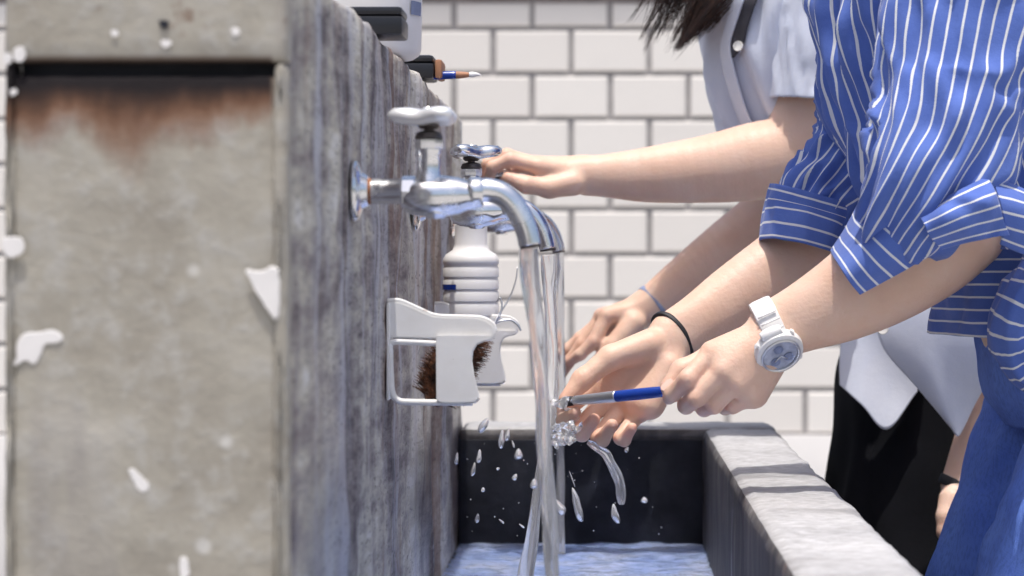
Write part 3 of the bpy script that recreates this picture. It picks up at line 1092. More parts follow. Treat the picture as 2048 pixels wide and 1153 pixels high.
# ------------------------------------------------------------------ things lying on top of the wall
ZT = Z_TOP + .0018
def on_wall_box(name, pxr, D, w, depth, h, mat, label, cat, bev=.003):
    xr = (pxr - VX) * D / FPX
    root = empty(name, (xr - w / 2, D + depth / 2, ZT), label, cat)
    b = box('case', xr - w, xr, D, D + depth, ZT, ZT + h * .68, M[mat], root, bev)
    box('lid', xr - w + .0006, xr - .0006, D + .0006, D + depth - .0006, ZT + h * .68 + .0004, ZT + h, M[mat], root, bev)
    return root
t1 = on_wall_box('paint_tin', 805, 1.815, .085, .055, .0225, 'black_plastic', 'flat black paint box at the wall edge in front of the white tub', 'box')
t2 = on_wall_box('paint_tin', 868, 2.255, .09, .06, .0235, 'black_plastic', 'small black box with a wooden end on the wall above the taps', 'box', .004)
xe = (868 - VX) * 2.255 / FPX
bk = box('wooden_end', xe + .0003, xe + .0075, 2.259, 2.31, ZT + .001, ZT + .0195, M['wood'], t2, .003)
# white tub
tx = (838 - VX) * 1.985 / FPX
tub = empty('white_tub', (tx - .055, 2.03, ZT), 'white plastic tub standing on the wall behind the flat black box', 'tub')
lathe('tub_body', [(.0, 0), (.047, 0), (.0515, .003), (.0535, .008), (.0545, .06), (.0555, .09), (.051, .09), (.0505, .01), (.0, .008)], M['white_plastic'], (tx - .0555, 2.035, ZT), (0, 0, 1), tub, 48)
lathe('tub_rim', [(.0545, .0805), (.058, .0815), (.058, .0895), (.0546, .0905)], M['white_plastic'], (tx - .0555, 2.035, ZT), (0, 0, 1), tub, 48)
V, Fc = [], []
for j, zz in enumerate((P(0, 24, 1.985).z, P(0, -4, 1.985).z)):
    for i in range(5):
        a = math.radians(-32 + i * 5)
        rr = .0552 if j == 0 else .0556
        V.append((tx - .0555 + rr * math.cos(a), 2.035 + rr * math.sin(a), zz))
for i in range(4): Fc.append((i, i + 1, 5 + i + 1, 5 + i))
mesh_from('blue_sticker', V, Fc, M['band'], tub, True)
# paintbrush lying across the edge
def paintbrush(name, pts, label, rad=.0042, hl=.42, fl=.72):
    """pts: handle end, tip.  handle - ferrule - bristles"""
    a, b = Vector(pts[0]), Vector(pts[1])
    d = (b - a); L = d.length; d.normalize()
    root = empty(name, a, label, 'paintbrush')
    tube('handle', [(a, rad * .45), (a + d * L * .05, rad * .7), (a + d * L * hl * .6, rad), (a + d * L * hl * .95, rad * 1.05), (a + d * L * hl, rad * 1.0)], M['blue_plastic'], root, 18, 24)
    tube('ferrule', [(a + d * L * hl, rad * 1.02), (a + d * L * (hl + .02), rad * 1.06), (a + d * L * (fl - .03), rad * .92), (a + d * L * fl, rad * .86)], M['steel'], root, 18, 12)
    tube('bristle_head', [(a + d * L * fl, rad * .8), (a + d * L * (fl + .4 * (1 - fl)), rad * .95), (a + d * L * (fl + .8 * (1 - fl)), rad * .5), (b, rad * .08)], M['bristle'], root, 14, 14)
    return root
D_ = 2.27
pb = empty('paintbrush', P(868, 168, D_), 'blue paintbrush with a wooden neck lying over the wall edge', 'paintbrush')
za = ZT + .0042
def Q2(px, dy=0.0): return Vector(((px - VX) * D_ / FPX, D_ + dy, za + (px - 868) * .00001))
tube('handle', [(Q2(820), .0028), (Q2(850), .0038), (Q2(900), .004), (Q2(912), .0038)], M['blue_plastic'], pb, 18, 20)
tube('neck', [(Q2(912.2), .0037), (Q2(918), .0036), (Q2(930), .0030), (Q2(938), .0022)], M['wood'], pb, 18, 12)
tube('bristle_head', [(Q2(938.2), .0026), (Q2(945), .0029), (Q2(955), .0018), (Q2(963) - Vector((0, 0, .001)), .0003)], M['white_plastic'], pb, 14, 14)


# ------------------------------------------------------------------ people
def pj(j, D0): return np.array(P(j[0], j[1], D0 + j[2] / 1000.0))


FING = {'index': (.0090, .0079, .0069, .0058), 'middle': (.0092, .0081, .0071, .0060), 'ring': (.0088, .0077, .0068, .0057), 'little': (.0078, .0067, .0060, .0050)}


def arm_mesh(D0, fore, hand, h=.0016, scale=1.0):
    """fore: [(px,py,mm,r,flat)] from the upper end to the wrist; hand: dict of joint lists in (px,py,mm)"""
    fl = []                       # flush points: knuckles and finger ends
    prims = {-1: [], 1: []}
    cf = catmull([[*P(a, b, D0 + c / 1000.0), r, f] for a, b, c, r, f in fore], 30)
    fp = [(x[:3], x[3], x[4]) for x in cf]
    tg = np.gradient(cf[:, :3], axis=0)
    sides = np.cross(tg, np.array([0, 1., 0])); sides /= np.linalg.norm(sides, axis=1)[:, None]
    for i in range(29):
        (p, r, f), (q, r2, f2) = fp[i], fp[i + 1]
        for s in (-1, 1):
            prims[s].append((p + sides[i] * f * s, q + sides[i + 1] * f2 * s, r, r2))
    groups = [(prims[-1], .0006, .0006), (prims[1], .0006, .012)]
    palm = []
    w = fp[-1]
    wp = w[0]
    for nm in ('index', 'middle', 'ring', 'little'):
        if nm not in hand: continue
        J = [pj(j, D0) for j in hand[nm]]
        R = [x * scale for x in FING[nm]]
        g = [(J[0], J[1], R[0], R[1]), (J[1], J[2], R[1] * 1.02, R[2]), (J[2], J[3], R[2] * 1.02, R[3])]
        groups.append((g, .0035, .0022))
        fl += [(J[1], .7), (J[3], 1.0), (J[0], .5)]
        palm.append((wp + (J[0] - wp) * .12, J[0], .0135 * scale, .0108 * scale))
    groups.insert(2, (palm, .010, .012))
    if 'thumb' in hand:
        J = [pj(j, D0) for j in hand['thumb']]
        s = scale
        groups.append(([(J[0], J[1], .0150 * s, .0118 * s), (J[1], J[2], .0112 * s, .0096 * s), (J[2], J[3], .0098 * s, .0072 * s)], .005, .0055))
        fl += [(J[2], .6), (J[3], 1.0)]
    for ex in hand.get('extra', []):
        a, b, ra, rb_ = ex
        groups.append(([(pj(a, D0), pj(b, D0), ra, rb_)], .008, .010))
    allp = [x for g in groups for (a, b, ra, rb_) in g[0] for x in (a - ra, a + ra, b - rb_, b + rb_)]
    lo = np.min(allp, axis=0) - .01; hi = np.max(allp, axis=0) + .01
    F_ = Field(lo, hi, h)
    for g, ki, ko in groups: F_.group(g, ki, ko)
    for (a, b, ra, rb_) in hand.get('dent', []):
        F_.cone(F_.f, pj(a, D0), pj(b, D0), ra, rb_, .006, 'sub')
    V, Q = F_.mesh()
    V = relax(V, Q, 2)
    fa = np.zeros(len(V))
    for p, s in fl:
        fa = np.maximum(fa, s * np.exp(-((V - p) ** 2).sum(1) / (2 * .009 ** 2)))
    return V, Q, fa


def body_mesh(prims, k=.03, h=.010):
    allp = np.array([x for (a, b, ra, rb_) in prims for x in (np.array(a) - ra, np.array(a) + ra, np.array(b) - rb_, np.array(b) + rb_)])
    F_ = Field(allp.min(0) - .03, allp.max(0) + .03, h)
    for a, b, ra, rb_ in prims: F_.cone(F_.f, a, b, ra, rb_, k)
    V, Q = F_.mesh()
    return relax(V, Q, 2), Q


def head_prims(c, fwd, up, s=1.0):
    """skull, jaw, nose, brow, ears; c = centre of the head, fwd = where the face looks"""
    c = np.array(c, float); f = np.array(fwd, float); f /= np.linalg.norm(f)
    u = np.array(up, float); u -= f * (u @ f); u /= np.linalg.norm(u)
    sd = np.cross(f, u)
    def q(a, b, d): return c + (f * a + sd * b + u * d) * s
    pr = [(q(-.018, 0, .030), q(.012, 0, .030), .078 * s, .074 * s),
          (q(.02, 0, 0), q(.035, 0, -.05), .062 * s, .045 * s),
          (q(.055, 0, -.085), q(.03, 0, -.07), .026 * s, .04 * s),
          (q(.088, 0, .012), q(.106, 0, -.022), .008 * s, .013 * s),
          (q(.092, -.020, -.052), q(.092, .020, -.052), .008 * s, .008 * s),
          (q(.080, -.032, .030), q(.080, .032, .030), .013 * s, .013 * s)]
    for e in (-1, 1):
        pr.append((q(-.005, e * .074, .012), q(-.008, e * .078, -.022), .016 * s, .011 * s))
    return pr


def make_body(name, arms, coarse, label, k=.03):
    parts = [(V, Q) for V, Q, _ in arms]
    bv = body_mesh(coarse, k)
    parts.append(bv)
    fa = np.concatenate([a[2] for a in arms] + [np.zeros(len(bv[0]))])
    V, Q = join_VQ(parts)
    o = fast_mesh(name, V, Q, M['skin'])
    at = o.data.attributes.new('flush', 'FLOAT', 'POINT')
    at.data.foreach_set('value', fa.astype(np.float32))
    return tag(o, label, 'person')


def garment(name, slices, mat, parent, nu=96, nv=80, disp=None, uv_scale=None, swap=False, solid=.0016, th0=math.pi / 2):
    """slices: [(px centre, py, D, rx, ry)] - horizontal oval sections; th0: where the seam lies"""
    A = np.array([[*P(a, b, D), rx, ry] for a, b, D, rx, ry in slices])
    S = catmull(A, nv)
    th = th0 + np.linspace(0, 2 * math.pi, nu + 1)
    L = np.concatenate([[0], np.cumsum(np.linalg.norm(np.diff(S[:, :3], axis=0), axis=1))])
    rm = (S[:, 3] + S[:, 4]).mean() / 2
    V = np.zeros((nv, nu + 1, 3))
    V[..., 0] = S[:, None, 0] + S[:, None, 3] * np.cos(th)
    V[..., 1] = S[:, None, 1] + S[:, None, 4] * np.sin(th)
    V[..., 2] = S[:, None, 2]
    TH = np.repeat(th[None], nv, 0); LL = np.repeat(L[:, None], nu + 1, 1)
    if disp is not None:
        thp = np.stack([np.cos(TH).ravel(), np.sin(TH).ravel()], 1)
        d = disp(thp, LL.ravel(), V.reshape(-1, 3)).reshape(nv, nu + 1)
        V[..., 0] += d * np.cos(TH); V[..., 1] += d * np.sin(TH)
    U = np.stack([(TH - th0).ravel() * rm, LL.ravel()], 1)
    if swap: U = U[:, ::-1]
    n1 = nu + 1
    Fc = [(j * n1 + i, j * n1 + i + 1, (j + 1) * n1 + i + 1, (j + 1) * n1 + i) for j in range(nv - 1) for i in range(nu)]
    o = mesh_from(name, V.reshape(-1, 3), Fc, mat, parent, True, uv=U)
    if solid:
        m = o.modifiers.new('Solidify', 'SOLIDIFY'); m.thickness = solid; m.offset = 0
    return o


def folds(seed, amp, around=3.0, along=6.0, sharp=1.0, slant=0.0):
    """cloth folds: ridged random field, stretched along or around the sleeve"""
    n1, n2 = Noise(seed, 3, 30, .7, 1.4), Noise(seed + 50, 3, 30, .8, 2.2)
    def f(th, L, pos):
        if th.ndim == 2: c, s = th[:, 0], th[:, 1]
        else: c, s = np.cos(th), np.sin(th)
        q = np.stack([c * around * .35, s * around * .35, L * along + slant * c], 1)
        a = n1(q)
        r = 1 - (np.sqrt(np.tanh(a * 1.2) ** 2 + .05) - .1) * 2
        b = n2(q * 1.5)
        return amp * (.75 * r * sharp + .35 * b)
    return f


# ================= person in the striped shirt
A_right = arm_mesh(2.15, [
    (1730, 405, 70, .034, .006), (1660, 468, 55, .0315, .008), (1575, 528, 40, .0275, .009), (1470, 594, 22, .0225, .008), (1400, 640, 8, .0180, .0075), (1345, 676, 0, .0158, .0085)],
    dict(index=[(1190, 770, 4), (1130, 822, -16), (1128, 842, -42), (1150, 826, -60)],
         middle=[(1214, 796, 2), (1158, 860, -18), (1164, 868, -46), (1188, 840, -62)],
         ring=[(1246, 814, -2), (1198, 876, -22), (1204, 880, -48), (1224, 850, -62)],
         little=[(1278, 824, -8), (1242, 876, -26), (1248, 880, -46), (1264, 856, -58)],
         thumb=[(1300, 690, -14), (1222, 716, -22), (1165, 760, -30), (1132, 800, -38)],
         extra=[((1338, 735, -14), (1300, 810, -24), .0160, .0140), ((1305, 770, -10), (1270, 800, -16), .0135, .0115)],
         dent=[((1262, 750, -36), (1222, 780, -40), .0135, .0125)]))
A_left = arm_mesh(2.0, [
    (1905, 440, -10, .044, .006), (1850, 492, -8, .041, .007), (1770, 548, -5, .036, .008), (1690, 596, 0, .029, .0085), (1610, 634, 0, .0215, .0085), (1550, 660, 0, .0170, .0088)],
    dict(index=[(1424, 706, -8), (1376, 758, -20), (1345, 788, -8), (1338, 797, 8)],
         middle=[(1446, 742, -20), (1392, 796, -20), (1372, 812, 2), (1392, 800, 24)],
         ring=[(1474, 766, -18), (1428, 810, -14), (1408, 818, 10), (1430, 804, 30)],
         little=[(1502, 784, -10), (1466, 812, -4), (1450, 816, 16), (1468, 804, 30)],
         thumb=[(1500, 690, 18), (1424, 716, 26), (1364, 742, 20), (1336, 774, 14)],
         extra=[((1545, 715, 2), (1508, 788, 0), .0150, .0130), ((1520, 690, -6), (1450, 720, -10), .0135, .0120)]))
hA = P(1745, -330, 2.1)
coarse_A = [
    (P(2185, 700, 2.06), P(2185, 700, 2.14), .085, .085), (P(2185, 700, 2.1), P(2010, 380, 2.1), .085, .075), (P(2010, 380, 2.1), P(1900, 30, 2.1), .075, .080),
    (P(1905, -50, 1.98), P(1860, -50, 2.22), .045, .045), (P(1890, -40, 2.1), P(1805, -230, 2.1), .05, .044),
    (P(1915, -40, 1.965), P(1895, 430, 1.975), .045, .036), (P(1830, -40, 2.235), P(1745, 395, 2.225), .042, .033),
    (P(2178, 760, 2.2), P(1885, 1600, 2.2), .072, .048), (P(2265, 760, 2.0), P(1930, 1700, 2.0), .074, .048),
    (P(1885, 1600, 2.2), (.40, 2.2, .09), .048, .034), (P(1930, 1700, 2.0), (.42, 2.0, .09), .048, .034),
    ((.42, 2.2, .045), (.29, 2.2, .03), .04, .028), ((.44, 2.0, .045), (.31, 2.0, .03), .04, .028)] + head_prims(hA, (-.75, .1, -.66), (-.55, 0, .83))
personA = make_body('person', [A_right, A_left], coarse_A,
                    'person in a blue striped shirt and jeans washing a paintbrush under the middle tap')

fA = folds(60, .0110, 6.0, 3.0)
fA2 = folds(66, .0075, 8.0, 9.0)
shirt = garment('shirt', [(1820, -260, 2.1, .055, .075), (1845, -190, 2.1, .085, .13), (1868, -100, 2.1, .108, .165), (1884, 0, 2.1, .119, .150), (1902, 120, 2.1, .120, .140), (1925, 250, 2.1, .118, .134),
                          (1965, 380, 2.1, .115, .132), (2030, 500, 2.1, .113, .135)], M['stripe'], personA, 150, 110,
                disp=lambda t, L, p: fA(t, L, p) + .5 * fA2(t, L, p))
fH = folds(70, .0055, 5.0, 7.0)
hem = garment('shirt_hem', [(2070, 470, 2.1, .104, .135), (2105, 520, 2.1, .109, .140), (2112, 590, 2.1, .1105, .143), (2120, 668, 2.1, .1145, .146)], M['stripe'], shirt, 120, 50,
              disp=fH, swap=True)
sleeve_near = tube('sleeve', [(P(1990, -170, 1.99), .080), (P(1955, -60, 1.955), .080), (P(1930, 80, 1.94), .074), (P(1908, 200, 1.93), .068), (P(1886, 300, 1.912), .062),
                              (P(1852, 368, 1.905), .056), (P(1824, 412, 1.912), .047), (P(1802, 450, 1.93), .040)], M['stripe'], shirt, 90, 90, up=(0, 1, 0), cap=False,
                   disp=lambda t, L, p: folds(80, .0066, 4.0, 9.0, 1.0, .5)(t, L, p) * np.clip(.45 + L * 2.4, 0, 1.15) * np.clip((.36 - L) / .06, .2, 1), solid=.0016)
G = spline_sheet([[P(1735, 372, 2.03), P(1742, 392, 1.955), P(1785, 418, 1.893), P(1832, 455, 1.880), P(1876, 494, 1.905)],
                  [P(1712, 420, 2.03), P(1719, 438, 1.955), P(1752, 466, 1.898), P(1790, 502, 1.885), P(1824, 530, 1.903)],
                  [P(1688, 466, 2.03), P(1694, 479, 1.957), P(1720, 509, 1.905), P(1748, 542, 1.895), P(1768, 561, 1.908)],
                  [P(1663, 503, 2.03), P(1668, 514, 1.962), P(1683, 538, 1.915), P(1701, 565, 1.905), P(1719, 588, 1.915)]], 44, 60)
uv = np.stack(np.meshgrid(np.linspace(0, .12, 60), np.linspace(0.002, .066, 44)), -1)[..., ::-1]
G[..., 1] += Noise(86)(G.reshape(-1, 3) * [14, 8, 14]).reshape(44, 60) * .0016
sheet('cuff', G, M['stripe'], sleeve_near, uv, .003)
# the turned-up part of the sleeve bunched at the elbow
G = spline_sheet([[P(1838, 432, 1.868), P(1900, 392, 1.853), P(1976, 354, 1.862)],
                  [P(1850, 452, 1.850), P(1918, 420, 1.836), P(1992, 392, 1.850)],
                  [P(1862, 476, 1.852), P(1930, 452, 1.842), P(2004, 432, 1.856)],
                  [P(1885, 498, 1.868), P(1945, 482, 1.862), P(2016, 470, 1.872)]], 40, 50)
uv = np.stack(np.meshgrid(np.linspace(0, .06, 50), np.linspace(0, .056, 40)), -1)[..., ::-1]
nz = Noise(90)(G.reshape(-1, 3) * 30).reshape(40, 50)
G[..., 1] += nz * .0025
sheet('turned_cuff', G, M['stripe'], sleeve_near, uv, .002)
G = spline_sheet([[P(1984, 356, 1.874), P(2030, 372, 1.885), P(2090, 400, 1.90)],
                  [P(1998, 400, 1.862), P(2040, 410, 1.868), P(2100, 430, 1.89)],
                  [P(2008, 450, 1.866), P(2050, 462, 1.872), P(2110, 480, 1.89)],
                  [P(2000, 488, 1.88), P(2050, 510, 1.885), P(2110, 530, 1.90)]], 36, 36)
uv = np.stack(np.meshgrid(np.linspace(0, .05, 36), np.linspace(0, .056, 36)), -1)[..., ::-1]
sheet('turned_cuff', G, M['stripe'], sleeve_near, uv, .002)
sleeve_far = tube('sleeve', [(P(1800, -120, 2.182), .062), (P(1768, 0, 2.192), .058), (P(1748, 120, 2.192), .053), (P(1738, 220, 2.192), .049), (P(1720, 300, 2.187), .047),
                             (P(1680, 360, 2.182), .045), (P(1640, 410, 2.177), .042), (P(1612, 480, 2.172), .0385)], M['stripe'], shirt, 80, 80, up=(0, 1, 0), cap=False,
                  disp=lambda t, L, p: folds(96, .0062, 4.0, 12.0, 1.0, -1.0)(t, L, p) * np.clip(.4 + L * 2.0, 0, 1) * np.clip((.32 - L) / .06, .2, 1), solid=.0016)
tube('cuff', [(P(1632, 392, 2.177), .0455), (P(1622, 428, 2.177), .0450), (P(1612, 465, 2.174), .0435), (P(1604, 500, 2.172), .0410)], M['stripe'], sleeve_far, 80, 30, up=(0, 1, 0), cap=False,
     disp=folds(99, .0016, 3.0, 8.0), swap=True, solid=.0022)
# knotted shirt end at the hip
tube('tied_end', [(P(2090, 540, 1.96), .020), (P(2050, 600, 1.95), .024), (P(2030, 660, 1.955), .022), (P(2050, 720, 1.965), .020), (P(2090, 770, 1.975), .016)], M['stripe'], shirt, 40, 40, up=(0, 1, 0),
     disp=folds(102, .0035, 3.0, 9.0), swap=True)
# jeans
fJ = folds(110, .0030, 3.0, 7.0)
jeans = tube('jeans', [(P(2150, 640, 2.19), .078), (P(2178, 740, 2.2), .089), (P(2135, 880, 2.2), .086), (P(2085, 1010, 2.2), .083), (P(2026, 1153, 2.2), .079), (P(1955, 1360, 2.2), .070), (P(1885, 1600, 2.2), .060),
                       (Vector((.36, 2.2, .28)), .054), (Vector((.405, 2.2, .10)), .050)], M['denim'], personA, 56, 90, up=(0, 1, 0), disp=fJ)
leg2 = tube('jeans_leg', [(P(2270, 640, 2.02), .078), (P(2300, 740, 2.0), .090), (P(2262, 890, 2.0), .0865), (P(2205, 1020, 2.0), .084), (P(2150, 1153, 2.0), .081), (P(2040, 1420, 2.0), .070), (P(1930, 1700, 2.0), .060),
                          (Vector((.38, 2.0, .28)), .054), (Vector((.425, 2.0, .10)), .050)], M['denim'], jeans, 56, 90, up=(0, 1, 0), disp=folds(114, .0035, 3.0, 7.0))
garment('jeans_seat', [(2185, 600, 2.1, .095, .135), (2200, 680, 2.1, .108, .160), (2225, 780, 2.1, .115, .168), (2235, 850, 2.1, .100, .155)], M['denim'], jeans, 70, 30, disp=folds(118, .003, 4, 6))
for yy in (2.0, 2.2):
    dx = .02 if yy == 2.0 else 0
    tube('shoe', [(Vector((.47 + dx, yy, .045)), .030), (Vector((.42 + dx, yy, .055)), .046), (Vector((.35 + dx, yy, .045)), .044), (Vector((.27 + dx, yy, .036)), .034), (Vector((.245 + dx, yy, .034)), .018)], M['black_plastic'], personA, 24, 24, up=(0, 0, 1))


def hair_cap(parent, c, fwd, up, seed, n_str=260, length=.30, spread=.075, s=1.0):
    c = np.array(c, float); f = np.array(fwd, float); f /= np.linalg.norm(f)
    u = np.array(up, float); u -= f * (u @ f); u /= np.linalg.norm(u)
    a = c + (-f * .02 + u * .032) * s
    V, Q = body_mesh([(a, a + f * .014 * s, .086 * s, .080 * s), (a - f * .03, a - u * .07 - f * .035, .072 * s, .066 * s)], .03, .007)
    V = V + (Noise(seed)(V * 60) * .0018)[:, None] * ((V - a) / np.linalg.norm(V - a, axis=1)[:, None])
    return fast_mesh('hair', V, Q, M['hair'], parent)


hair_cap(personA, hA, (-.75, .1, -.66), (-.55, 0, .83), 5)
for e in (-1, 1):
    pass


def ring(name, c, axis, r, width, thick, mat, parent, a0=0, a1=2 * math.pi, squash=(1, 1), ref=(0, 1, 0), n=72):
    """a flat band round a limb"""
    ax = Vector(axis).normalized()
    u = Vector(ref); u = (u - ax * u.dot(ax)).normalized(); v = ax.cross(u)
    V, Fc = [], []
    prof = [(-.5, 0), (-.46, .8), (-.3, 1.0), (.3, 1.0), (.46, .8), (.5, 0)]
    closed = abs(a1 - a0 - 2 * math.pi) < 1e-6
    m = n if closed else n + 1
    for i in range(m):
        a = a0 + (a1 - a0) * i / n
        d = u * math.cos(a) * squash[0] + v * math.sin(a) * squash[1]
        for w, t in prof:
            V.append(Vector(c) + d * (r + t * thick) + ax * w * width)
    k = len(prof)
    for i in range(n):
        j = (i + 1) % m
        for q in range(k):
            p = (q + 1) % k
            Fc.append((i * k + q, j * k + q, j * k + p, i * k + p))
    o = mesh_from(name, V, Fc, M[mat], parent, True)
    shade_auto(o.data, 40)
    return o


# hair tie on the right wrist
axR = (P(1345, 676, 2.15) - P(1470, 594, 2.172)).normalized()
tie_c = P(1344, 676, 2.15)
tie = ring('hair_tie', tie_c, axR + Vector((0, -.55, 0)), .0215, .0052, .0030, 'rubber', personA, squash=(.86, 1.12))
tie['label'] = 'black elastic hair tie round the right wrist'

# white sports watch on the left wrist
axL = (P(1540, 664, 2.0) - P(1640, 618, 2.0)).normalized()
wc = P(1545, 661, 2.0)
watch = ring('wristwatch', wc, axL, .0215, .0205, .0034, 'white_plastic', personA, squash=(.90, 1.18))
watch['label'] = 'white plastic sports watch with a pale dial'
nrm = Vector((.30, -.74, -.60)); nrm = (nrm - axL * nrm.dot(axL)).normalized()
fc = wc + nrm * .0240 + axL * .004
q = Vector((0, 0, 1)).rotation_difference(nrm)
lathe('case', [(.0, -.006), (.0195, -.005), (.0215, -.002), (.0222, .002), (.0212, .0062), (.0195, .0074), (.0178, .0078), (.0172, .0066), (.0, .0066)], M['white_plastic'], fc, nrm, watch, 48, 30)
lathe('bezel', [(.0172, .0064), (.0178, .0088), (.0168, .0094), (.0158, .0088), (.0154, .0068)], M['steel'], fc, nrm, watch, 48, 30)
lathe('dial', [(.0, .0068), (.0153, .0070), (.0, .0072)], M['dial'], fc, nrm, watch, 40)
tang = axL.copy(); bit = nrm.cross(axL).normalized()
for (a_, b_) in ((.006, .005), (-.006, .005), (0, -.007)):
    lathe('sub_dial', [(.0026, .0073), (.0042, .0075), (.0044, .0082), (.0036, .0083), (.0026, .0075)], M['band'], fc + tang * a_ + bit * b_, nrm, watch, 24)
for ang_ in (.5, 2.2):
    d_ = tang * math.cos(ang_) + bit * math.sin(ang_)
    tube('hand', [(fc + nrm * .0086, .0006), (fc + nrm * .0086 + d_ * .0075, .0005)], M['steel'], watch, 8, 4)
for sgn in (-1, 1):
    lug = fc + bit * sgn * .0205 + nrm * -.001
    tube('lug', [(lug - axL * .0095, .0042), (lug - axL * .004, .0056), (lug + axL * .004, .0056), (lug + axL * .0095, .0042)], M['white_plastic'], watch, 14, 16, up=nrm)
for k_ in range(4):
    lathe('pusher', [(.0, 0), (.0021, 0), (.0021, .003), (.0, .0034)], M['white_plastic'], fc + (tang * math.cos(.75 + k_ * 1.57) + bit * math.sin(.75 + k_ * 1.57)) * .0212 + nrm * .002,
          tang * math.cos(.75 + k_ * 1.57) + bit * math.sin(.75 + k_ * 1.57), watch, 14)
# strap ribs
for k_ in range(5):
    a_ = math.radians(28 + k_ * 17)
    u_ = (nrm * math.cos(a_) + bit * math.sin(a_))
    if u_.z < nrm.z: u_ = (nrm * math.cos(a_) - bit * math.sin(a_))
    rr = .0262
    tube('strap_rib', [(wc + u_ * rr - axL * .0085, .0010), (wc + u_ * rr + axL * .0085, .0010)], M['white_plastic'], watch, 8, 4)

# nails that show: left thumb, right thumb
def nail(c, n_, along, parent, w=.0052, l=.0068):
    n_ = Vector(n_).normalized(); al = Vector(along); al = (al - n_ * al.dot(n_)).normalized(); sd = n_.cross(al)
    V, Fc = [], []
    R_, Cn = 5, 9
    for i in range(R_ + 1):
        for j in range(Cn):
            a = 2 * math.pi * j / Cn; r = i / R_
            V.append(Vector(c) + al * l * r * math.cos(a) + sd * w * r * math.sin(a) + n_ * (.0008 - .0022 * (r * math.sin(a)) ** 2))
    for i in range(R_):
        for j in range(Cn):
            k = (j + 1) % Cn
            Fc.append((i * Cn + j, i * Cn + k, (i + 1) * Cn + k, (i + 1) * Cn + j))
    return mesh_from('nail', V, Fc, M['nail'], parent, True)
nail(P(1334, 770, 2.005), (-.4, -.75, .5), (P(1334, 776, 2.0) - P(1364, 744, 2.0)), personA)

# the paintbrush being washed
tipP = P(1110, 806, 2.103); endP = P(1440, 772, 1.995)
hb = paintbrush('paintbrush', (endP, tipP), 'blue handled paintbrush with steel ferrule held under the running water', .0050, .615, .875)

# ================= person in the pale shirt
B_left = arm_mesh(2.6, [
    (1660, 150, 0, .046, .004), (1628, 240, 0, .043, .006), (1594, 304, 0, .040, .007), (1500, 325, 0, .0355, .008), (1420, 338, 0, .031, .0075), (1300, 350, 0, .0245, .007), (1232, 352, 0, .0190, .007), (1178, 352, 0, .0155, .0065)],
    dict(index=[(1078, 334, -18), (1020, 320, -24), (986, 334, -22), (976, 352, -10)],
         middle=[(1074, 330, 2), (1014, 312, 0), (976, 328, 2), (968, 352, 8)],
         ring=[(1080, 336, 20), (1020, 320, 20), (984, 338, 22), (980, 356, 26)],
         little=[(1090, 346, 34), (1036, 334, 38), (1006, 348, 38), (1000, 362, 38)],
         thumb=[(1146, 366, -14), (1098, 376, -22), (1052, 370, -28), (1016, 356, -26)],
         extra=[((1150, 345, 0), (1095, 345, 10), .0165, .0150)]), h=.0018)
B_right = arm_mesh(2.74, [
    (1640, 300, 30, .044, .004), (1608, 390, 25, .040, .006), (1570, 425, 18, .0375, .007), (1480, 490, 10, .0320, .008), (1400, 545, 4, .0260, .0075), (1345, 582, 0, .0200, .0075), (1300, 616, 0, .0165, .0072)],
    dict(index=[(1214, 632, -20), (1188, 684, -30), (1160, 710, -30), (1136, 726, -22)],
         middle=[(1204, 634, -4), (1164, 690, -10), (1136, 726, -8), (1122, 752, -2)],
         ring=[(1206, 640, 14), (1160, 678, 10), (1134, 700, 10), (1118, 716, 10)],
         little=[(1216, 648, 30), (1176, 690, 28), (1152, 712, 26), (1136, 728, 24)],
         thumb=[(1268, 648, -20), (1226, 694, -30), (1190, 736, -34), (1152, 772, -30)],
         extra=[((1270, 630, 0), (1215, 655, 8), .0165, .0150)]), h=.0018)
hB = P(1478, -215, 2.70)
coarse_B = [
    (P(1880, 700, 2.68), P(1880, 700, 2.76), .085, .085), (P(1880, 700, 2.72), P(1720, 330, 2.72), .085, .075), (P(1720, 330, 2.72), P(1610, 20, 2.72), .075, .082),
    (P(1640, -20, 2.60), P(1625, -20, 2.84), .045, .045), (P(1610, -10, 2.72), P(1520, -130, 2.71), .05, .044),
    (P(1655, -10, 2.59), P(1640, 190, 2.6), .045, .044), (P(1640, -10, 2.85), P(1630, 330, 2.77), .042, .038),
    (P(1890, 740, 2.71), (.37, 2.68, .48), .065, .046), (P(1890, 740, 2.78), (.37, 2.80, .48), .065, .046),
    ((.37, 2.68, .48), (.40, 2.64, .09), .046, .034), ((.37, 2.80, .48), (.40, 2.80, .09), .048, .034),
    ((.42, 2.64, .045), (.30, 2.64, .03), .038, .028), ((.42, 2.80, .045), (.30, 2.80, .03), .038, .028)] + head_prims(hB, (-.80, -.05, -.60), (-.55, 0, .83))
personB = make_body('person', [B_left, B_right], coarse_B,
                    'person in a pale blue short-sleeved shirt and black skirt reaching for the farthest tap')
fB = folds(130, .0085, 5.0, 3.2)
DB = 2.72
shirtB = garment('shirt', [(1545, -150, DB, .055, .07), (1575, -90, DB, .095, .13), (1600, 0, DB, .119, .158), (1608, 100, DB, .122, .156), (1618, 200, DB, .1145, .148), (1650, 290, DB, .112, .142), (1728, 410, DB, .105, .136),
                           (1800, 520, DB, .103, .134), (1862, 640, DB, .106, .138)], M['pale'], personB, 120, 90, disp=fB)
sB = tube('sleeve', [(P(1680, -140, 2.60), .064), (P(1664, -40, 2.59), .062), (P(1654, 60, 2.585), .058), (P(1646, 150, 2.585), .0555), (P(1640, 206, 2.585), .0535)], M['pale'], shirtB, 64, 50, up=(0, 1, 0), cap=False,
          disp=folds(136, .0042, 3.5, 6.0, 1.0, 2.0), solid=.0018)
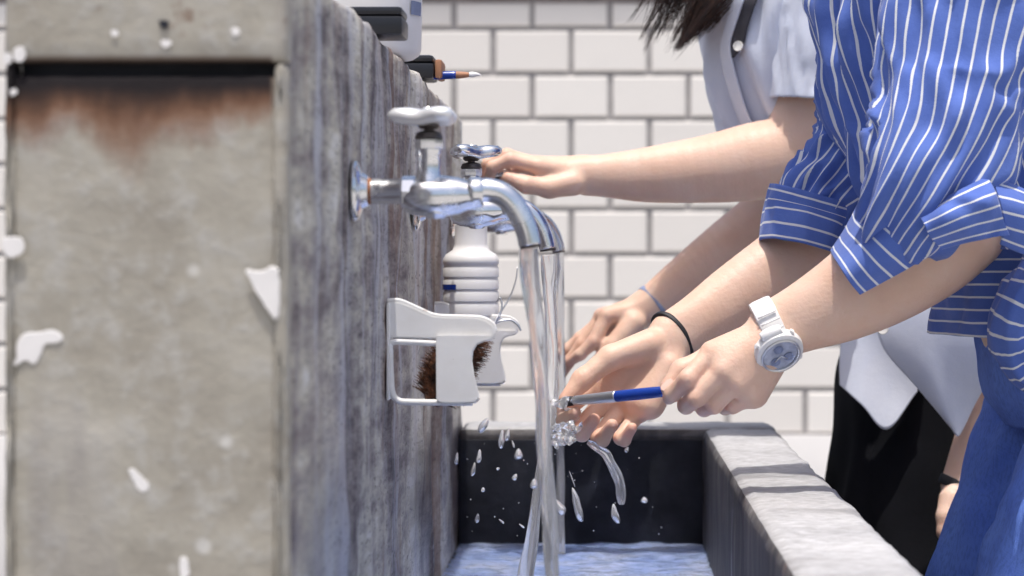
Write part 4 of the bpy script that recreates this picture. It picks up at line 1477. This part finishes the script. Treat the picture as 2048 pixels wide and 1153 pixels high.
sB2 = tube('sleeve', [(P(1665, -140, 2.86), .064), (P(1655, 0, 2.86), .060), (P(1650, 150, 2.85), .056), (P(1642, 260, 2.84), .054)], M['pale'], shirtB, 48, 30, up=(0, 1, 0), cap=False,
           disp=folds(140, .004, 3.5, 6.0), solid=.0018)


def surf_B(px, py, off=.0):
    """nearest-side surface point of the shirt at a pixel (ellipse sections)"""
    tb = [(-90, 1575, .095, .13), (0, 1600, .119, .158), (100, 1608, .122, .156), (200, 1618, .1145, .148), (290, 1650, .112, .142), (410, 1728, .105, .136), (520, 1800, .103, .134), (640, 1862, .106, .138)]
    ys = [t[0] for t in tb]
    cx = np.interp(py, ys, [t[1] for t in tb]); rx = np.interp(py, ys, [t[2] for t in tb]); ry = np.interp(py, ys, [t[3] for t in tb])
    D = DB - .1
    for _ in range(6):
        p = P(px, py, D); c = P(cx, py, DB)
        t = np.clip((p.x - c.x) / rx, -.995, .995)
        D = DB - ry * math.sqrt(1 - t * t) - off
    return P(px, py, D)


# dark sheet painting the shade inside the open placket, with its buttons
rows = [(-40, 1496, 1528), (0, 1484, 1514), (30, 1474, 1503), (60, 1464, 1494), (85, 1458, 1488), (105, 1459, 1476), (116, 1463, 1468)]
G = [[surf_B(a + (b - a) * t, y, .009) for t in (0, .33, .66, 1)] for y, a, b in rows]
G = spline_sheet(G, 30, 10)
sheet('placket_gap_shade', G, M['gap_shade'], shirtB, None, .0012)
rows = [(-40, 1478, 1500), (0, 1466, 1488), (30, 1456, 1478), (60, 1447, 1468), (85, 1441, 1461), (110, 1441, 1462), (160, 1452, 1474), (230, 1474, 1496), (290, 1508, 1530), (350, 1548, 1570)]
G = spline_sheet([[surf_B(a + (b - a) * t, y, .011) for t in (0, .33, .66, 1)] for y, a, b in rows], 40, 10)
sheet('placket', G, M['pale'], shirtB, None, .0014)
for (bx_, by_) in ((1477, 93), (1574, 417)):
    c = surf_B(bx_, by_, .014)
    lathe('button', [(.0, 0), (.0052, 0), (.0060, .0012), (.0056, .0026), (.0042, .0022), (.0, .0020)], M['pearl'], c, (-.4, -.9, .1), shirtB, 24)

# shirt tails hanging open over the skirt
fT = Noise(150)
G = spline_sheet([[P(1700, 560, 2.615), P(1740, 560, 2.59), P(1790, 570, 2.575), P(1850, 590, 2.57)],
                  [P(1688, 640, 2.615), P(1735, 650, 2.592), P(1785, 660, 2.58), P(1840, 680, 2.575)],
                  [P(1681, 720, 2.61), P(1730, 745, 2.588), P(1780, 755, 2.578), P(1834, 740, 2.575)],
                  [P(1681, 771, 2.605), P(1728, 815, 2.582), P(1776, 860, 2.574), P(1836, 784, 2.574)]], 44, 44)
G[..., 1] += fT(G.reshape(-1, 3) * [9, 9, 5]).reshape(44, 44) * .005
sheet('shirt_tail', G, M['pale'], shirtB, None, .0014)
G = spline_sheet([[P(1752, 600, 2.530), P(1850, 520, 2.505), P(1930, 530, 2.495), P(2040, 560, 2.515)],
                  [P(1764, 690, 2.527), P(1850, 650, 2.503), P(1930, 655, 2.495), P(2020, 660, 2.513)],
                  [P(1830, 772, 2.523), P(1880, 770, 2.507), P(1935, 770, 2.501), P(1985, 740, 2.511)],
                  [P(1908, 862, 2.515), P(1914, 872, 2.511), P(1921, 872, 2.509), P(1936, 846, 2.511)]], 48, 48)
G[..., 1] += Noise(155)(G.reshape(-1, 3) * [9, 9, 5]).reshape(48, 48) * .005
sheet('shirt_tail', G, M['pale'], shirtB, None, .0014)
lathe('button', [(.0, 0), (.0056, 0), (.0064, .0012), (.0058, .0028), (.0042, .0024), (.0, .0022)], M['pearl'], P(1766, 658, 2.512), (-.25, -.95, .1), shirtB, 24)
# skirt
fS = Noise(160, 3, 30)
def dS(t, L, p): return .010 * np.sin(np.arctan2(t[:, 1], t[:, 0]) * 11 + fS(np.stack([t[:, 0], t[:, 1], L * 2], 1)) * .8) * np.clip(L * 2.2, 0, 1) + .003 * fS(p * [6, 6, 4])
garment('skirt', [(1895, 640, 2.74, .108, .138), (1890, 740, 2.74, .126, .150), (1892, 860, 2.74, .131, .160), (1896, 960, 2.74, .142, .170), (1900, 1150, 2.74, .156, .186), (1905, 1420, 2.74, .175, .21)], M['black'], personB, 120, 60, disp=dS)
for yy in (2.64, 2.80):
    tube('shoe', [(Vector((.46, yy, .045)), .028), (Vector((.42, yy, .052)), .043), (Vector((.35, yy, .042)), .040), (Vector((.275, yy, .034)), .031), (Vector((.25, yy, .032)), .016)], M['black_plastic'], personB, 24, 24)
wb_ax = (P(1300, 616, 2.74) - P(1400, 545, 2.744)).normalized()
wbn = ring('wrist_band', P(1308, 612, 2.74), wb_ax + Vector((0, -.3, 0)), .0220, .0075, .0026, 'band', personB, squash=(.86, 1.10))
wbn['label'] = 'dusty blue elastic band round the lower wrist'

# hair falling forward out of the top of the picture
hair_cap(personB, hB, (-.80, -.05, -.60), (-.55, 0, .83), 9)
rh = np.random.RandomState(12)
clumps = [  # root px, tip (px,py), width at root, number of strands
    (1300, (1262, 40), 14, 26), (1316, (1283, 72), 16, 60), (1330, (1290, 96), 12, 46), (1352, (1312, 78), 16, 60), (1372, (1330, 66), 16, 60), (1392, (1345, 78), 18, 70),
    (1415, (1357, 94), 30, 330), (1440, (1364, 88), 30, 330), (1462, (1378, 80), 28, 230), (1486, (1396, 74), 24, 120), (1510, (1420, 58), 22, 90), (1530, (1440, 40), 22, 90), (1552, (1462, 18), 24, 70), (1400, (1340, 100), 40, 26), (1440, (1352, 110), 40, 16)]
V, Fc = [], []
def strand(pts, r0):
    C = catmull(pts, 12)
    T = np.gradient(C, axis=0); T /= np.linalg.norm(T, axis=1)[:, None]
    sd = np.cross(T, [0, 1., 0.15]); sd /= np.linalg.norm(sd, axis=1)[:, None]
    n2 = np.cross(T, sd)
    s = len(V)
    for i in range(12):
        r = r0 * (1 - (i / 11.) ** 3 * .8)
        for k in range(3):
            a = 2.094 * k
            V.append(C[i] + (sd[i] * math.cos(a) + n2[i] * math.sin(a)) * r)
    for i in range(11):
        for k in range(3):
            m = (k + 1) % 3
            Fc.append((s + i * 3 + k, s + i * 3 + m, s + (i + 1) * 3 + m, s + (i + 1) * 3 + k))
for rx_, (tx_, ty_), wd, ns in clumps:
    dd = 2.64 + rh.uniform(-.02, .04)
    for _ in range(ns):
        o1 = rh.normal(0, wd); o2 = rh.normal(0, .16) * wd
        L_ = rh.uniform(.55, 1.08) if rh.rand() < .7 else rh.uniform(.9, 1.15)
        dz = rh.normal(0, .018)
        top = np.array([rx_ + 60 + o1, -150.0]); tip = np.array([tx_ + o2, ty_ + rh.normal(0, 3)])
        mid = top * .45 + tip * .55 + np.array([10 + rh.normal(0, 4), 0]); 
        end = top + (tip - top) * min(L_, 1.03)
        if L_ < 1: mid = top * .45 + end * .55 + np.array([8 + o1 * .3, 0])
        strand([P(top[0], top[1], dd + dz + .05), P(mid[0], mid[1], dd + dz), P(end[0] + rh.normal(0, 2), end[1], dd + dz - .003)], .00042)
hs = mesh_from('hair_strands', V, Fc, M['hair'], personB, True)
hs['kind'] = 'stuff'

# ================= a third person behind the jeans: only a forearm shows
C_arm = arm_mesh(2.545, [(2105, 330, 10, .038, .004), (2070, 560, 6, .033, .005), (2020, 720, 2, .029, .006), (1970, 850, 0, .0225, .006), (1938, 930, 0, .0185, .006), (1922, 970, 0, .0155, .0065)],
                dict(index=[(1904, 1052, -16), (1894, 1092, -20), (1898, 1122, -14), (1906, 1140, -6)],
                     middle=[(1912, 1058, -2), (1900, 1104, -4), (1904, 1136, 0), (1912, 1154, 6)],
                     ring=[(1920, 1058, 12), (1910, 1102, 12), (1914, 1132, 14), (1922, 1150, 18)],
                     little=[(1928, 1054, 26), (1922, 1088, 28), (1924, 1110, 28), (1930, 1126, 28)],
                     thumb=[(1904, 1000, -16), (1894, 1034, -26), (1892, 1064, -30), (1898, 1086, -26)]), h=.0022)
hC = np.array([.70, 2.56, 1.50])
coarse_C = [((.70, 2.50, .86), (.70, 2.62, .86), .095, .095), ((.70, 2.56, .86), (.70, 2.56, 1.10), .085, .08), ((.70, 2.56, 1.10), (.68, 2.56, 1.24), .085, .085),
            ((.68, 2.46, 1.29), (.68, 2.68, 1.29), .045, .045), ((.69, 2.56, 1.28), (.69, 2.56, 1.40), .046, .042), ((.66, 2.47, 1.28), P(2105, 330, 2.51), .043, .038),
            ((.68, 2.69, 1.28), (.70, 2.72, 1.02), .042, .035), ((.70, 2.72, 1.02), (.66, 2.72, .78), .033, .022), ((.66, 2.72, .78), (.645, 2.72, .66), .024, .016),
            ((.70, 2.49, .84), (.69, 2.49, .48), .07, .048), ((.70, 2.63, .84), (.69, 2.63, .48), .07, .048), ((.69, 2.49, .48), (.71, 2.49, .09), .048, .036), ((.69, 2.63, .48), (.71, 2.63, .09), .048, .036),
            ((.73, 2.49, .045), (.61, 2.49, .03), .038, .028), ((.73, 2.63, .045), (.61, 2.63, .03), .038, .028)] + head_prims(hC, (-.95, -.1, -.3), (0, 0, 1))
personC = make_body('person', [C_arm], coarse_C, 'person behind the jeans of whom only a hanging forearm with a dark wristband shows')
V, Q = body_mesh([((.70, 2.50, .90), (.70, 2.62, .90), .112, .112), ((.70, 2.56, .90), (.70, 2.56, 1.10), .105, .10), ((.70, 2.56, 1.10), (.68, 2.56, 1.23), .105, .10), ((.68, 2.46, 1.29), (.68, 2.68, 1.29), .058, .058),
                  ((.66, 2.47, 1.28), (.57, 2.50, 1.18), .056, .054), ((.68, 2.69, 1.28), (.69, 2.71, 1.14), .056, .054)], .03, .010)
fast_mesh('shirt', V + (Noise(170)(V * 12) * .003)[:, None] * [1, 1, 0], Q, M['pale'], personC)
V, Q = body_mesh([((.70, 2.49, .86), (.69, 2.49, .48), .095, .07), ((.70, 2.63, .86), (.69, 2.63, .48), .095, .07), ((.69, 2.49, .48), (.71, 2.49, .10), .07, .062), ((.69, 2.63, .48), (.71, 2.63, .10), .07, .062), ((.70, 2.50, .90), (.70, 2.62, .90), .104, .104)], .03, .010)
fast_mesh('trousers', V, Q, M['black'], personC)
hair_cap(personC, hC, (-.95, -.1, -.3), (0, 0, 1), 15)
ring('wrist_band', P(1922, 972, 2.545), P(1922, 970, 2.545) - P(1970, 850, 2.545), .0195, .012, .003, 'rubber', personC, squash=(.9, 1.15))
for yy in (2.49, 2.63):
    tube('shoe', [(Vector((.77, yy, .045)), .028), (Vector((.73, yy, .052)), .043), (Vector((.66, yy, .042)), .040), (Vector((.585, yy, .034)), .031), (Vector((.56, yy, .032)), .016)], M['black_plastic'], personC, 24, 24)


# ------------------------------------------------------------------ running water
def wat(seed, amp):
    n = Noise(seed, 3, 24)
    def f(th, L, pos): return amp * n(np.stack([np.cos(th) * .8, np.sin(th) * .8, L * 9], 1)) + amp * .6 * np.sin(th * 3 + L * 60)
    return f


def stream(name, stations, label, seed, amp=.0008):
    o = tube(name, stations, M['water'], None, 24, 140, up=(0, 1, 0), disp=wat(seed, amp))
    return tag(o, label, 'water stream', 'streams of running water')


stream('water_stream', [(P(1062, 497, 1.602), .00556), (P(1063, 530, 1.602), .00591), (P(1069, 600, 1.603), .00556), (P(1077, 680, 1.604), .00522), (P(1083, 780, 1.605), .00522), (P(1088, 880, 1.606), .00522),
                        (P(1095, 980, 1.607), .00487), (P(1101, 1080, 1.608), .00469), (P(1106, 1160, 1.609), .00452), (P(1112, 1300, 1.61), .005), (P(1118, 1490, 1.61), .006)],
       'thick stream of water falling from the nearest tap past the hands', 201)
stream('water_stream', [(P(1098, 510, 2.118), .0062), (P(1099, 540, 2.118), .0064), (P(1101, 620, 2.116), .0056), (P(1103, 700, 2.112), .0052), (P(1101, 780, 2.106), .0052), (P(1100, 830, 2.10), .0054), (P(1094, 880, 2.098), .0050),
                        (P(1080, 950, 2.096), .0042), (P(1070, 1020, 2.095), .0048), (P(1060, 1090, 2.095), .0060), (P(1050, 1153, 2.095), .0066), (P(1040, 1258, 2.095), .007)],
       'stream of water from the middle tap bent aside by the fingers', 205, .0007)
stream('water_stream', [(P(1120, 504, 2.642), .0050), (P(1121, 560, 2.642), .0045), (P(1121, 640, 2.642), .0042), (P(1122, 720, 2.64), .0042), (P(1122, 800, 2.638), .0042), (P(1121, 1000, 2.638), .0044), (P(1121, 1108, 2.638), .005)],
       'thin stream of water from the farthest tap beside the pale hand', 207, .0005)
# rope of water twisting off the little finger
stream('water_stream', [(P(1176, 884, 2.09), .0018), (P(1186, 890, 2.088), .0030), (P(1198, 899, 2.086), .0026), (P(1212, 908, 2.085), .0036), (P(1222, 926, 2.084), .0030), (P(1233, 948, 2.084), .0034), (P(1240, 968, 2.084), .0030),
                        (P(1242, 988, 2.084), .0034), (P(1243, 1004, 2.084), .0024), (P(1243, 1010, 2.084), .0008)],
       'twisted rope of water splashing off the curled fingertips', 209, .0007)


def drop(px, py, D, l, r, ang, seed):
    """a falling drop: rounded foot, drawn-out top"""
    c = P(px, py, D); d = Vector((math.sin(ang), 0, math.cos(ang)))
    V, Fc = lathe_pts([(r * .05, l * .5), (r * .35, l * .44), (r * .62, l * .32), (r * .82, l * .15), (r * .97, -l * .05), (r, -l * .2), (r * .86, -l * .36), (r * .55, -l * .46), (r * .1, -l * .5)], 14)
    q_ = Vector((0, 0, 1)).rotation_difference(d)
    nn = Noise(seed, 3, 10)
    V = [q_ @ Vector(v) for v in V]
    V = [c + v * (1 + .10 * float(nn(np.array([[v.x, v.y, v.z]]) * 90)[0])) for v in V]
    o = mesh_from('water_drop', V, Fc, M['water'], None, True)
    return tag(o, 'small water drop flying in front of the dark end of the trough', 'water drop', 'flying drops of water')


mm = .00047
for i, (px, py, l, r, a, D) in enumerate([
        (1154, 1010, 62, 10, -.28, 2.08), (1230, 1028, 36, 10, -.22, 2.08), (1119, 1014, 34, 11, -.5, 1.95), (1003, 880, 34, 8, .1, 1.95), (1015, 870, 26, 7, .3, 2.0), (958, 914, 26, 7, .1, 2.0),
        (947, 940, 34, 6, .2, 2.3), (1037, 908, 20, 10, 0, 1.8), (1030, 955, 14, 7, .4, 1.8), (955, 1036, 18, 6, .1, 2.2), (996, 938, 8, 4, 1.2, 2.1), (966, 980, 9, 5, 0, 2.1),
        (1003, 1043, 12, 2.4, -.9, 2.1), (1043, 1052, 14, 2.4, -.9, 2.1), (913, 918, 26, 5, .1, 1.9), (1068, 968, 20, 10, 0, 1.85), (1026, 888, 16, 3, -.3, 2.2), (1288, 1000, 12, 8, 0, 1.8),
        (1145, 960, 34, 1.8, -.35, 2.08), (1253, 900, 12, 6, .4, 2.1), (970, 848, 34, 9, .5, 1.85)]):
    drop(px, py, D, l * D / FPX, r * .8 * D / FPX, a, 300 + i)

# splash where the stream hits the fingers: many small lumps and a torn sheet, one mass
parts = []
rs = np.random.RandomState(8)
pr = []
for i in range(70):
    t = rs.uniform(0, 1)
    px = 1108 + 40 * t + rs.normal(0, 7); py = 880 - 26 * t + rs.normal(0, 9); D = 2.088 + rs.normal(0, .006)
    a = np.array(P(px, py, D)); b = a + rs.normal(0, .0035, 3)
    pr.append((a, b, rs.uniform(.0010, .0030), rs.uniform(.0006, .0020)))
for i in range(26):
    a = np.array(P(1122 + rs.normal(0, 14), 806 + rs.normal(0, 6), 2.085)); b = a + rs.normal(0, .004, 3)
    pr.append((a, b, rs.uniform(.0006, .0016), .0006))
V, Q = body_mesh(pr, .0022, .0009)
o = fast_mesh('splash', V, Q, M['water'])
tag(o, 'frothy splash of water where the stream meets the curled fingers', None, None, 'stuff')
# fine spray
rs = np.random.RandomState(18)
Vv, Ff = [], []
ico = bmesh.new(); bmesh.ops.create_icosphere(ico, subdivisions=1, radius=1.0)
iv = [v.co.copy() for v in ico.verts]; iff = [tuple(v.index for v in f.verts) for f in ico.faces]; ico.free()
for i in range(45):
    D = rs.uniform(1.75, 2.5)
    px = rs.uniform(930, 1330) if i % 3 else rs.normal(1110, 50); py = rs.uniform(850, 1085) if i % 3 else rs.normal(890, 60)
    if px < 1204 + XW * FPX / D + 12: continue
    c = P(px, py, D); r = rs.uniform(.00025, .0008)
    s = len(Vv)
    Vv += [c + v * r for v in iv]; Ff += [tuple(k + s for k in f) for f in iff]
o = mesh_from('spray', Vv, Ff, M['water'], None, True)
tag(o, 'fine spray of water droplets over the trough', None, None, 'stuff')
